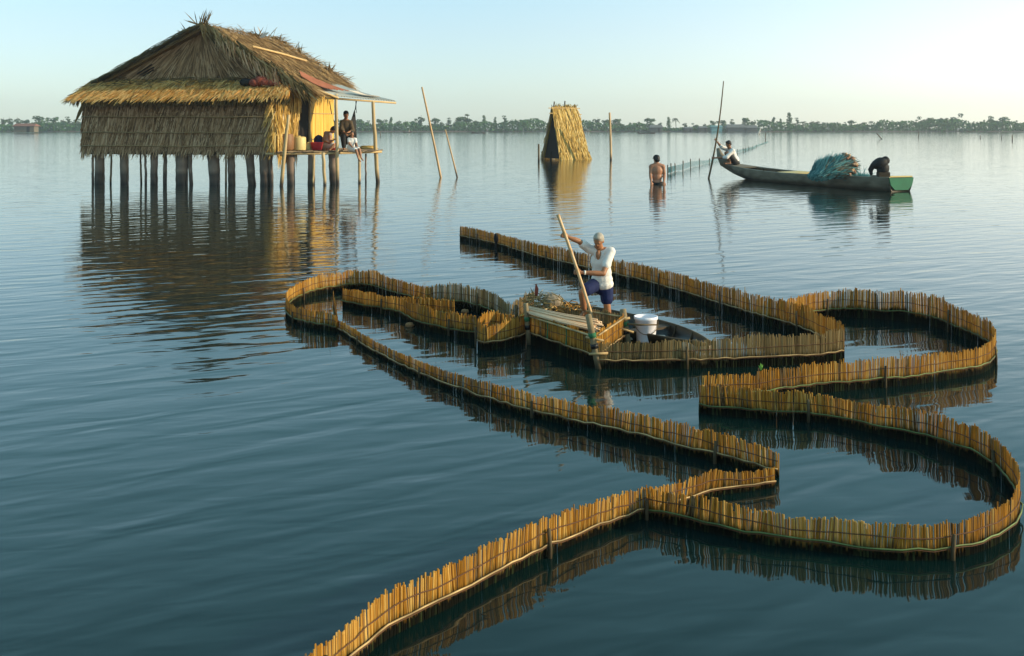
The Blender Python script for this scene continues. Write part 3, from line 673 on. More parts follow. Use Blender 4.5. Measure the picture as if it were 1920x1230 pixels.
# motor under a black wrap
D2 = 49.0; mt = thing("outboard_motor", "black wrapped motor standing on the canoe's stern", "motor", P(1650, 332, D2))
g = MB(); g.ell(P(1650, 306, D2), (.42,.32,.25), Matrix.Rotation(-.4, 3, 'Y'), (.5,0,0), 14, 9, .07); g.ell(P(1660, 301, D2), (.2,.22,.2), None, (.5,0,0), 10, 8, .05)
g.ell(P(1655, 316, D2), (.30,.25,.32), None, (.5,0,0), 12, 8, .07); g.build("motor_wrap", M['black'], mt, True)
g = MB(); g.tube([P(1638, 309, D2), P(1632, 319, D2), P(1634, 328, D2)], [.14,.12,.06], 8); g.build("tiller", M['black'], mt, True)
g = MB(); g.box(P(1656, 327, D2), (.5, .4, .22)); g.tube([P(1648, 326, D2), P(1668, 325, D2)], .05, 6); g.build("mount", M['hulldark'], mt)

# ------------------------------------------------------------------ thatch
def bil(q, s, t):
    A, B, C, D = q; return (A.lerp(B, s)).lerp(D.lerp(C, s), t)
def thatch(g, quad, n, L, w, slant=0.0, jit=.18, shade=(.1, .9), lift=.05, droop=.03, tb=None, out=None, dark=.15, tri_=False, rows=None):
    """many overlapping leaf strips laid down the quad (top-left, top-right, bottom-right, bottom-left)"""
    q = [Vector(p) for p in quad]
    nn = (q[1] - q[0]).cross(q[3] - q[0]).normalized() if not tri_ else (q[3] - q[2]).cross(q[0] - q[2]).normalized()
    if out is not None and nn.dot(Vector(out)) < 0: nn = -nn
    for k in range(n):
        s = R(); t = R() ** (.85 if not tri_ else .5)
        if rows: t = (int(t * rows) + U(.0, .35)) / rows
        p = bil(q, s, t); dn = (bil(q, s, 1) - bil(q, s, 0)).normalized(); sx = (bil(q, 1, t) - bil(q, 0, t))
        sx = sx.normalized() if sx.length > 1e-6 else Vector((1, 0, 0))
        d = dn + sx * (slant + U(-jit, jit)) + nn * U(-.02, .08)
        c = U(*shade); c = c * (.4 if R() < dark else 1)
        g.blade(p + nn * U(.0, lift), d, nn, L * U(.6, 1.25), w * U(.6, 1.4), (c, 0, 0), droop * U(-.5, 1.5), lift * U(0, 1))

# ------------------------------------------------------------------ stilt house
random.seed(50)
RH = math.radians(9.6); HD = 54.5; HX = (515 - 960) * HD / F
house = thing("stilt_house", "thatched house on wooden piles over the lagoon, with a porch", "house", (HX, HD, 0), None, -RH)
HM = Matrix.Translation((HX, HD, 0)) @ Matrix.Rotation(-RH, 4, 'Z')
cR, sR = math.cos(RH), math.sin(RH)
def HP(u, v, y):
    k = (u - 960) / F; x = (k * (HD + y * cR) - HX - y * sR) / (cR + k * sR); d = HD + y * cR - x * sR
    return Vector((x, y, HC - (v - V0) * d / F))
def HB(g, name, mat, parent=house, smooth=False): return g.build(name, mat, parent, smooth, world=False)
xl = HP(157, 280, 0).x
# front wall
g = MB(); g.box((xl / 2, .22, 3.05), (-xl, .16, 2.85)); g.box((xl / 2, 4.5, 1.62), (-xl, 8.6, .12)); g.box((xl + .1, 4.6, 3.1), (.15, 8.6, 2.9)); HB(g, "inner_wall", M['thdark'])
g = MB()
for a, b in ((4.75, 3.5), (4.15, 3.0), (3.6, 2.5), (3.1, 2.2)):
    thatch(g, [(xl, .1, a), (0, .1, a), (0, .0, b), (xl, .0, b)], 1700, .85, .055, -.22, .17, (.1, .95), .06, .02, dark=.2)
thatch(g, [(xl, .08, 2.35), (0.05, .08, 2.35), (0.05, .0, 2.08), (xl-.05, .0, 2.08)], 800, .38, .05, -.1, .2, (.1, .7), .05, .0)
thatch(g, [(xl, .2, 4.6), (xl, .25, 4.6), (xl-.08, .25, 2.0), (xl-.08, .1, 2.0)], 220, .8, .06, 0, .3, (.1,.9))
front = HB(g, "front_wall", M['thgrey'])
for v in (219, 248.5, 273.5):
    a, b = HP(153, v - .5, -.1), HP(512, v + 1, -.1); g = MB()
    g.tube([a.lerp(b, t / 8) + Vector((0, U(-.02,.02), U(-.03,.03))) for t in range(9)], .03, 6, (.2,0,0)); HB(g, "lath", M['rail'], front, True)
g = MB(); a = HP(158, 192, -.1); g.blade(a, HP(143, 225, -.3) - a, Vector((0,-1,0)), 1.15, .2, (.3,0,0)); HB(g, "loose_leaf", M['thbrown'])
# skirt roof
sk = [HP(182, 151, .95), HP(546, 150, .95), HP(541, 182, -.75), HP(132, 186, -.85)]
g = MB(); g.slab([sk[0], sk[3], sk[2], sk[1]], .12, (.4,0,0))
sk2 = [p + Vector((0, -.02, .07)) for p in sk]
thatch(g, sk2, 2600, .75, .07, -.12, .3, (.35, 1), .06, .04, out=(0,-1,1), dark=.12)
HB(g, "skirt_roof", M['thstraw'])
g = MB()
for k in range(1300):
    s = R(); p = sk[3].lerp(sk[2], s) + Vector((0, U(0,.25), U(-.02,.06))); g.blade(p, Vector((U(-.4,.2), U(-.5,.0), -1)), Vector((0,-1,.2)), U(.15,.48), .055, (R()*.8,0,0), .03)
for k in range(130):
    p = sk[0].lerp(sk[3], R()) + Vector((0,0,.05)); g.blade(p, Vector((-.8, U(-.5,.3), U(-.8,-.2))), Vector((0,-1,.4)), U(.3,.6), .06, (R()*.7,0,0), .05)
for k in range(900):   # brown blades put the skirt's patchy light into colour, darker upper half
    p = bil(sk2, U(.02, .98), R() ** 2 * .55) + Vector((0,0,.05)); g.blade(p, Vector((U(-1,1), U(-.6,0), U(-.5,.15))), Vector((0,-.6,.8)), U(.3,.8), .055, (R(),0,0), .04)
HB(g, "eave_fringe", M['thbrown'])
# gable
apex = HP(378, 47, .9)
gl, gr = HP(177, 155, .9), HP(562, 164, .9)
g = MB(); g.add([apex + Vector((0,.1,-.1)), gl + Vector((0,.1,0)), gr + Vector((0,.1,0))], [(0,1,2)])
HB(g, "gable_backing", M['thdark'])
g = MB()
for row in (0, .3, .55):
    for k in range(900):
        s = R(); t = row + U(0, .35); t = min(t, .86); q = apex.lerp(gl.lerp(gr, s), t); d = (gl.lerp(gr, s) - apex).normalized(); d = d + Vector((U(-.15,.15), U(-.04,.0), 0)) * 1
        g.blade(q + Vector((0, U(-.08,0), 0)), d, Vector((0,-1,0)), U(.6,1.3), .05, (U(.05,.8) * (.5 if R() < .25 else 1),0,0), U(-.02,.03), .03)
HB(g, "gable_wall", M['thgrey'])
g = MB()
for (u0, v0, u1, v1) in ((257,139,285,121),(262,141,288,126),(268,143,288,131)): g.tube([HP(u0, v0, .74), HP(u1, v1, .72)], .035, 5)
HB(g, "gable_gap_shade", M['dark'])  # solid near-black rods painted as the shade of a gable opening
# main roof
BK = 9.3
rf, rb = HP(378, 45, .2), None
rb = Vector((rf.x, BK, rf.z + .05)); ef = HP(568, 163, .3); eb = Vector((ef.x - .7, BK - .2, 5.6))
lf = HP(178, 155, .5); lb = Vector((lf.x, BK, lf.z))
g = MB()
dz = Vector((0, 0, -.16))
g.slab([rf + dz, ef + dz, eb + dz, rb + dz], .12, (.2,0,0)); g.slab([rf + dz, rb + dz, lb + dz, lf + dz], .12, (.2,0,0))
for a in range(5):
    t0 = a / 5
    qd = [rf.lerp(ef, t0), rb.lerp(eb, t0), rb.lerp(eb, t0 + .2), rf.lerp(ef, t0 + .2)]
    thatch(g, qd, 900, 1.25, .075, U(-.2,.1), .3, (.1,1), .12, .05, out=(1,0,1), dark=.2)
thatch(g, [rf, rb, lb, lf], 900, 1.3, .08, 0, .25, (.1,.8), .1, .05, out=(-1,0,1))
roof = HB(g, "roof", M['throof'])
g = MB()
for k in range(420):   # palm fronds hanging over the right verge of the gable
    t = R(); p = rf.lerp(ef, t) + Vector((U(-.15,.3), U(-.35,.2), U(-.05,.12)))
    d = Vector((U(.2,.9) , U(-.35,.1), -U(.45,1.1))); g.blade(p, d, Vector((-.3,-1,.3)), U(.5,1.25), U(.05,.10), (R(),0,0), .15, .03, .05)
for k in range(300):
    t = R(); p = rf.lerp(lf, t) + Vector((U(-.1,.1), U(-.3,.2), U(-.04,.10)))
    d = (lf - rf).normalized() + Vector((U(-.12,.12), U(-.1,.1), U(-.14,.14))); g.blade(p, d, Vector((.3,-.6,.8)), U(.5,1.1), .07, (R()*.65,0,0), .04, .03, .1)
HB(g, "verge_fronds", M['thbrown'])
g = MB()   # pale drooping fronds at the gable
for k in range(110):
    t = U(.2,.8); p = rf.lerp(ef, t) + Vector((U(-.3,.2), U(-.42,-.2), U(-.15,.1))); g.blade(p, Vector((U(-.1,.5), -.1, -1)), Vector((-.2,-1,.1)), U(.4,1.1), .055, (U(.3,1),0,0), .08, .02, .05)
HB(g, "dry_frond", M['thgrey'])
g = MB()   # ridge and apex tufts
def tuft(u, v, y, n, L, sx, sz, bias=0):
    p = HP(u, v, y) if y is not None else rb.lerp(eb, u) + Vector((0, -.1, v))
    for k in range(n): g.blade(p + Vector((U(-.12,.12), U(-.1,.1), 0)), Vector((U(-sx,sx) + bias, U(-.3,.3), sz * U(.5,1))), Vector((0,-1,.1)), L * U(.4,1), .05, (R()*.8,0,0), U(-.1,.1), 0, .05)
tuft(383, 47, .2, 16, 1.0, .35, 1, .15); tuft(372, 46, .2, 10, .9, .9, .5, -.7); tuft(483, 68, 5.5, 14, .8, .9, .5, -.3)
tuft(.40, .05, None, 12, .9, .35, 1, -.15); tuft(.80, .05, None, 12, .8, .7, 1, .3); tuft(.12, .05, None, 8, .6, .6, 1); tuft(350, 65, .3, 8, .8, .8, .6, -.8)
for k in range(260):
    p = rf.lerp(rb, R()); g.blade(p + Vector((0,0,.02)), Vector((U(-.7,1), U(-.8,.8), U(-.5,.3))), Vector((0,-.3,1)), U(.3,.8), .06, (R(),0,0), .08)
for k in range(420):
    p = eb.lerp(ef, R() ** 1.3) + Vector((U(-.2,.1), 0, .05)); g.blade(p, Vector((U(.2,1), U(-.5,.6), U(-.6,.1))), Vector((.2,-.3,1)), U(.3,.75), .06, (R(),0,0), .12)
for k in range(380):
    p = rb.lerp(eb, R()) + Vector((U(-.2,.2), U(-.3,.2), .08)); g.blade(p, Vector((U(.1,1), U(-.3,.7), U(-.4,.35))), Vector((.2,-.5,1)), U(.4,.9), .06, (R(),0,0), .1)
HB(g, "ragged_ridge", M['throof'])
g = MB(); a = rf.lerp(ef, .42).lerp(rb.lerp(eb, .42), .12); b = rf.lerp(ef, .62).lerp(rb.lerp(eb, .62), .75)
g.tube([a + Vector((.1,-.1,.24)), a.lerp(b, .5) + Vector((.1,0,.27)), b + Vector((.1,0,.24))], .06, 7, (.9,0,0)); HB(g, "roof_lath", M['rail'], house, True)
g = MB(); g.blade(HP(487,70,6), Vector((1,0,.5)), Vector((0,-1,.2)), .6, .22, (1,0,0)); HB(g, "loose_sheath", M['foam'])
# right wall, door, mat wall
g = MB(); g.box((-.12, 1.4, 3.3), (.12, 2.7, 3.3)); HB(g, "side_wall_backing", M['thdark'])
g = MB()
for a, b in ((5.0, 3.6), (4.2, 2.8), (3.3, 1.8)):
    thatch(g, [(0.0, -.02, a), (0.0, 2.7, a), (.05, 2.7, b), (.05, -.02, b)], 400, 1.0, .07, U(-.05,.08), .16, (.1,1), .1, .02, out=(1,0,0), dark=.2)
for k in range(150):
    g.blade(Vector((U(-.3,.15), U(-.18,.1), U(2.2, 4.9))), Vector((U(-.5,.35), U(-.3,0), -1)), Vector((.6,-1,0)), U(.4,1.0), .06, (R(),0,0), .05)
for k in range(120):
    g.blade(Vector((U(0,.4), U(1.8,2.75), U(4.2,5.0))), Vector((U(-.1,.2), U(-.1,.1), -1)), Vector((1,-.4,0)), U(.6,1.2), .07, (R(),0,0), .05)
HB(g, "side_wall", M['thgold'])
g = MB(); a = Vector((.12, -.2, 3.8)); g.tube([a, a + Vector((-.55, -.1, -1.3))], .04, 6, (.7,0,0)); HB(g, "side_stick", M['rail'])
g = MB(); a = Vector((.12, .55, 4.7)); g.blade(a, Vector((.02,.1,-1)), Vector((1,-.5,0)), 1.9, .26, (.8,0,0)); g.blade(Vector((.1,.15,4.3)), Vector((.0,.1,-1)), Vector((1,-.5,0)), 1.5, .2, (.9,0,0)); HB(g, "leaf_sheath", M['foam'])
g = MB(); g.box((-.10, 3.88, 3.3), (.14, 2.1, 3.4)); HB(g, "doorway_shade", M['dark'])  # solid box, the unlit door opening put into its near-black colour
g = MB()
for k in range(36):
    y = 5.0 + k * .116; g.box((0.0 + U(-.012,.012), y, 3.35 + U(-.03,.03)), (.03, .112, 3.3), Matrix.Rotation(U(-.02,.02), 3, 'X'), (U(.2,.9),0,0))
mw = HB(g, "bamboo_wall", M['matwall'])
for z in (2.3, 3.75, 4.8):
    g = MB(); g.tube([(.035, 4.95, z), (.035, 9.15, z + .03)], .025, 5); HB(g, "batten", M['rail'], mw)
g = MB(); g.tube([(0.03,4.95,1.6),(0.03,4.95,5.2)], .07, 7); HB(g, "door_post", M['post'])
# porch floor
PZ = 1.74
g = MB(); E0, E1 = Vector((.0, -.25, PZ)), Vector((4.35, 3.8, PZ))
for k in range(30):
    t0, t1 = k / 30, (k + .93) / 30; a, b = E0.lerp(E1, t0), E0.lerp(E1, t1); z = U(-.02,.03); ex = Vector((.73,-.68,0)) * U(-.02,.22)
    g.slab([a + ex + Vector((0,0,z)), b + ex + Vector((0,0,z)), Vector((b.x, 9 - 4.3 * t1 ** 2, PZ + z)), Vector((a.x, 9 - 4.3 * t0 ** 2, PZ + z))], .05, (R(),0,0))
HB(g, "porch_floor", M['deck'])
for off, z in ((.05, -.11), (.9, -.12)):
    g = MB(); n_ = Vector((-.68,.73,0)) * off; g.tube([E0 + n_ + Vector((-.3,-.2,z)), E0.lerp(E1,.5) + n_ + Vector((0,0,z - .02)), E1 + n_ * .4 + Vector((.15,.12,z + .03))], .065, 7, (.4,0,0)); HB(g, "floor_beam", M['post'], house, True)
def hpost(u0, v0, u1, vb, y, r0, r1, mat, name, top=0):
    a, b = HP(u1, vb, y), HP(u0, v0, y); a.z = 0; dv = b - a; pts = []; cc = []; rr = []
    for i in range(10):
        t = -.25 + 1.25 * i / 9; p = a + dv * t + Vector((U(-.015,.015), 0, 0)); pts.append(p); rr.append((r0 + (r1-r0)*max(t,0)) * U(.96,1.04)); cc.append((U(.3,.8), 1 if p.z < .22 else (.75 if p.z < .6 and mat == 'pile' else .15), 0))
    g = MB(); g.tube(pts, rr, 10, cc); return HB(g, name, M[mat], house, True)
hpost(630, 176, 633, 342, 1.9, .10, .085, 'post', "porch_post"); hpost(699, 190, 708, 337, 3.9, .12, .09, 'post', "porch_post")
hpost(541, 215, 527, 348, -.3, .10, .08, 'post', "leaning_post"); hpost(606, 286, 609, 345, .95, .09, .085, 'post', "thin_pile"); hpost(620, 290, 623, 345, 2.5, .07, .07, 'pile', "thin_pile")
hpost(674, 288, 674, 338, 3.2, .075, .075, 'post', "thin_pile"); hpost(686, 288, 686, 332, 4.2, .05, .05, 'pile', "thin_pile"); hpost(589, 290, 587, 345, 1.2, .06, .06, 'post', "thin_pile")
for u, w, le, y in ((187,22,0,.5),(233,18,1,.5),(289,17,0,.5),(341,26,0,.45),(357,9,2,.4),(401,25,3,.5),(434,16,1,.5),(470,18,4,.5),(497,24,1,.45),(508,9,2,.35),(545,19,1,.9),(584,17,0,1.4),(625,19,2,2.3)):
    hpost(u - le * .6, 286, u + le * .6, 346, y, w * .0120 * U(.92,1.05), w * .0120 * U(.9,1.08), 'pile', "pile")
for u, w, y in ((174,5,.3),(209,4,.2),(263,4,.6),(272,5,.4),(310,8,.6),(424,4,.3)):
    hpost(u, 286, u + U(-2,2), 346, y, w * .0136, w * .012, 'pile' if w > 4 else 'stake', "thin_pile")
# porch roof of corrugated sheet
A_, B_, C_, D_c = Vector((1.0,.9,5.25)), Vector((1.0,6.4,5.5)), Vector((4.95,5.1,4.42)), Vector((2.75,1.85,4.62))
def corr(g, A, B, C, D, nw, amp, n=6):
    m = nw * 6; vs = []
    for j in range(n + 1):
        for i in range(m + 1):
            p = bil([A, B, C, D], i / m, j / n); p.z += amp * math.sin(i / 6 * 6.2832) - .08 * math.sin(j / n * 3.14) ; vs.append(p)
    g.add(vs, [(j*(m+1)+i, j*(m+1)+i+1, (j+1)*(m+1)+i+1, (j+1)*(m+1)+i) for j in range(n) for i in range(m)], (.5,0,0))
g = MB(); corr(g, A_, B_, C_, D_c, 22, .035); pr_ = HB(g, "porch_roof", M['tin'])
md = pr_.modifiers.new("thickness", 'SOLIDIFY'); md.thickness = .012
g = MB(); up = Vector((0,0,.09)); corr(g, rf.lerp(ef,.90) + Vector((0,1.2,.3)), rf.lerp(ef,.84).lerp(rb.lerp(eb,.84), .24) + Vector((0,0,.32)), A_.lerp(C_, .50) + up, A_.lerp(C_, .34).lerp(A_.lerp(D_c,.6), .6) + up, 4, .03); o = HB(g, "rusty_sheet", M['rust'])
md = o.modifiers.new("thickness", 'SOLIDIFY'); md.thickness = .012
g = MB(); corr(g, A_.lerp(C_, .5) + up*1.3, A_.lerp(C_, .55) + up*1.3 + Vector((0,.8,0)), A_.lerp(C_, .8) + up + Vector((0,.5,-.02)), A_.lerp(C_, .78) + up + Vector((0,-.4,0)), 4, .03); HB(g, "pale_sheet", M['foam'])
g = MB(); g.tube([D_c + Vector((-.6,-.2,-.1)), C_ + Vector((0,0,-.1))], .055, 7, (.5,0,0)); g.tube([A_ + Vector((.3,0,-.1)), D_c + Vector((0,0,-.1))], .055, 7); g.tube([D_c + Vector((0,0,-.12)), Vector((0,7.5,4.9))], .05, 6); HB(g, "roof_beam", M['post'], house, True)

# things on the house
def HW(p): return HM @ Vector(p)
b = HW(HP(493, 160, 0)); g = MB()
for dx, dz_, rx, rz_ in ((-.42,.14,.30,.20), (-.15,.22,.36,.27), (.12,.16,.34,.22), (.42,.14,.32,.20), (.62,.08,.24,.13)):
    g.ell(b + Vector((dx, U(-.04,.04), dz_)), (rx, .30, rz_), Matrix.Rotation(U(-.3,.35), 3, 'Y'), (U(.3,.7),0,0), 14, 9, .07)
tag(g.build("cloth_bundle", M['redcloth'], None, True, base=b), "rust red cloth bundle lying on the lower thatch of the house", "bundle")
b = HW(HP(461, 160, 0)); g = MB(); g.ell(b + Vector((0,0,.16)), (.34,.25,.2), None, (.4,0,0), 12, 8, .08); tag(g.build("cloth_bundle", M['black'], None, True, base=b), "dark cloth heap beside the red bundle on the thatch", "bundle")
def onporch(u, v, zoff=0):   # point of the porch floor under pixel (u, v)
    d = (HC - PZ - .04) * F / (v - V0); return P(u, v, d)
def pot(name, label, cat, u, vb, y, r, h, mat, prof):
    lx = HP(u, 280, y); b = HW((lx.x, lx.y, PZ + .035)); n = 20; root = None; g = MB(); vs = []
    for q, z in prof:
        for k in range(n): vs.append(b + Vector((q*r*math.cos(6.2832*k/n), q*r*math.sin(6.2832*k/n), z*h)))
    g.add(vs, [(i*n+k, i*n+(k+1) % n, (i+1)*n+(k+1) % n, (i+1)*n+k) for i in range(len(prof)-1) for k in range(n)])
    tag(g.build(name, M[mat], None, True, base=b), label, cat)
JAR = [(0,0),(.82,0),(.97,.12),(1,.5),(.97,.86),(.88,.95),(.9,1),(.8,1),(.78,.9),(0,.86)]
pot("clay_jar", "brown clay water jar on the porch by the thatched wall", "jar", 536, 278, .9, .42, .86, 'jar', JAR)
pot("plastic_drum", "pale yellow plastic drum standing right of the clay jar", "drum", 561, 277, 1.7, .36, .72, 'yellow', [(0,0),(.94,0),(1,.06),(1,.88),(.92,.97),(.6,1),(.2,1.0),(.2,1.06),(0,1.06)])
pot("plastic_jug", "small yellow jug between the drum and the red basin", "jug", 578, 276, 2.2, .16, .42, 'yellow', [(0,0),(.9,0),(1,.1),(1,.7),(.4,.85),(.4,1),(0,1)])
pot("plastic_basin", "red plastic basin beside the bending girl", "basin", 594, 274, 2.2, .34, .42, 'red', [(0,0),(.75,0),(1,.95),(1.06,1),(.98,1),(.95,.9),(.7,.1),(0,.08)])
pot("plastic_bowl", "small red bowl in front of the bending girl", "bowl", 626, 274, 2.7, .22, .36, 'red', [(0,0),(.75,0),(1,.9),(1.05,1),(.95,1),(.7,.1),(0,.08)])
lx = HP(598, 262, 3.2); b = HW((lx.x, lx.y, PZ + .03)); g = MB(); g.ell(b + Vector((0,0,.45)), (.3,.25,.34), None, (.5,0,0), 12, 8, .08); g.ell(b + Vector((.12,0,.2)), (.34,.25,.22), None, (.5,0,0), 12, 8, .08); tag(g.build("cloth_bundle", M['blue'], None, True, base=b), "dark blue bundle behind the red basin on the porch", "bundle")
for u0, y in ((690, 4.3),):
    lx = HP(u0, 280, y); b = HW((lx.x, lx.y, PZ + .05)); g = MB()
    for k in range(5):
        r = .55 - k * .05; g.tube([b + Vector((r*math.cos(a*.5236), r*.7*math.sin(a*.5236), .03 + k*.035)) for a in range(13)], .022, 5, (R(),0,0))
    tag(g.build("rope_coil", M['thgold'], base=b), "coil of straw rope lying at the porch's right end", "rope")
# hanging line under the porch roof
a = P(667, 193, 58.5); g = MB(); g.tube([a + Vector((0,0,.1)), a + Vector((.03,0,-.55))], .02, 5); tag(g.build("hanging_cord", M['blue'], base=a), "short blue cord hanging from the porch roof", "cord")
# hammock
D3 = 59.0; hm = thing("hammock", "black hammock slung on the porch with a woman sitting in it", "hammock", P(648, 275, D3)); g = MB()
vs = []; n = 16
for i in range(n + 1):
    t = i / n; u = 622 + 44 * t; v = 214 + (1 - (2*t - 1) ** 2) * 50 - 8 * t
    wq = .12 + .55 * math.sin(t * math.pi)
    for j in range(5):
        q = j / 4 - .5; vs.append(P(u, v - abs(q) * 26 * math.sin(t * math.pi), D3 + q * 1.5 * wq + .1))
g.add(vs, [(5*i+j, 5*i+j+1, 5*i+6+j, 5*i+5+j) for i in range(n) for j in range(4)]); g.build("sling", M['black'], hm, True)
for (u0, v0, u1, v1) in ((622,214,618,190),(666,206,669,186)):
    g = MB(); g.tube([P(u0,v0,D3), P(u1,v1,D3)], .025, 5); g.build("rope", M['hair'], hm)
g = MB()
g.slab([P(665.5,206,D3-.1), P(659,226,D3-.25), P(655,262,D3-.2), P(669,258,D3), P(667.5,228,D3)], .05)
g.build("sling_end", M['black'], hm)

# ------------------------------------------------------------------ thatched A-frame shelter
random.seed(60)
dA = Wd(299.5); nearA = P(1050, 299, dA - .9); 
ra = Vector((.86, .51, 0)); pp = Vector((.51, -.86, 0))
sh = thing("thatched_shelter", "steep golden thatched A-frame shelter standing in open water", "shelter", (nearA.x, nearA.y, 0))
Lr, Wb, Ht = 3.05, 3.0, 4.85
b0 = Vector((nearA.x, nearA.y, .12)); b1 = b0 + ra * Lr; c0 = b0 - pp * Wb; c1 = c0 + ra * Lr
t0 = (b0 + c0) / 2 + Vector((-.0, 0, Ht - .1)) + ra * .1; t1 = t0 + ra * (Lr - .35)
b1 += ra * .15; g = MB()
g.slab([t0, b0, b1, t1], .08, (.3,0,0)); g.slab([t0, t1, c1, c0], .08, (.3,0,0))
for k in range(4):
    q = [t0.lerp(b0, k/4), t1.lerp(b1, k/4), t1.lerp(b1, k/4 + .25), t0.lerp(b0, k/4 + .25)]
    thatch(g, q, 420, 1.15, .085, 0, .16, (.1,1), .1, .05, out=pp, dark=.18)
    q = [t0.lerp(c0, k/4), t1.lerp(c1, k/4), t1.lerp(c1, k/4 + .25), t0.lerp(c0, k/4 + .25)]
    thatch(g, q, 120, 1.15, .09, 0, .16, (.1,1), .1, .05, out=-pp)
for k in range(160): g.blade(b0.lerp(b1, R()) + Vector((0,0,.55)), Vector((U(-.15,.2), -.1, -1)), pp, U(.3,.62), .09, (R(),0,0), .03)
for k in range(60): g.blade(t0.lerp(t1, R()), Vector((U(-.5,.5), U(-.4,.4), U(.1,.6))), Vector((0,-1,0)), U(.15,.4), .06, (R(),0,0))
HBs = g.build("thatch", M['thgold'], sh)
g = MB(); e = ra * .25; g.slab([t0 + e, b0 + e, c0 + e], .05); g.build("end_opening_shade", M['dark'], sh)  # near-black slab closes the open end, its inner shade put into colour
g = MB()
for k in range(130):
    q = R(); p = t0.lerp(c0, q) ; g.blade(p - ra * .05, Vector((-.1, 0, -1)), Vector((-.6,-1,0)), U(.4,.9), .06, (R()*.7,0,0), .02)
g.build("end_fringe", M['thgrey'], sh)
for (q0, q1) in ((0.03, .03), (.13, .15)):
    g = MB(); g.tube([t0.lerp(b0, q0) - ra * .45 + pp * .08, t1.lerp(b1, q1) + ra * .3 + pp * .08], .045, 6, (.9,0,0)); g.build("ridge_stick", M['rail'], sh)
for q in (.05, .5, .9):
    g = MB(); p = t0.lerp(t1, q); g.tube([p - Vector((0,0,.5)), p + Vector((U(-.05,.12), 0, U(.2,.55)))], .06, 6, (.3,0,0)); g.build("ridge_peg", M['stake'], sh)
for p in (b0, b1, c0, c1, (b0+b1)/2, b0.lerp(c0,.5)):
    g = MB(); g.tube([p + Vector((0,.1,-1)), p + Vector((0,.1,.6))], .09, 7, (.3,1,0)); g.build("leg", M['stake'], sh)

# ------------------------------------------------------------------ people
def fuse(mb, name, mat, parent, voxel, it=4, base=None):
    """one continuous surface grown over the shapes in mb"""
    o = mb.build("tmp", mat)
    r = o.modifiers.new("r", 'REMESH'); r.mode = 'VOXEL'; r.voxel_size = voxel
    s = o.modifiers.new("s", 'SMOOTH'); s.iterations = it; s.factor = .5
    dg = bpy.context.evaluated_depsgraph_get(); me = bpy.data.meshes.new_from_object(o.evaluated_get(dg))
    me.name = name; bpy.data.objects.remove(o)
    off = parent.matrix_basis.translation; me.transform(Matrix.Translation(-off))
    me.polygons.foreach_set("use_smooth", [True] * len(me.polygons))
    if not me.materials: me.materials.append(mat)
    a = me.color_attributes.get("Col") or me.color_attributes.new("Col", 'FLOAT_COLOR', 'POINT')
    a.data.foreach_set("color", [.5, 0, 0, 1] * len(me.vertices))
    ob = bpy.data.objects.new(name, me); COL.objects.link(ob); ob.parent = parent
    return ob
def limb(g, pts, rad):
    pts = [Vector(p) for p in pts]
    for (a, ra_), (b, rb_) in zip(zip(pts, rad), zip(pts[1:], rad[1:])):
        g.tube([a, b], [ra_, rb_], 12); 
    for p, r in zip(pts, rad): g.ell(p, (r, r, r), None, (.5,0,0), 12, 8)
def basis(x, z):
    z = z.normalized(); y = z.cross(x).normalized(); x = y.cross(z)
    return Matrix((x, y, z)).transposed()
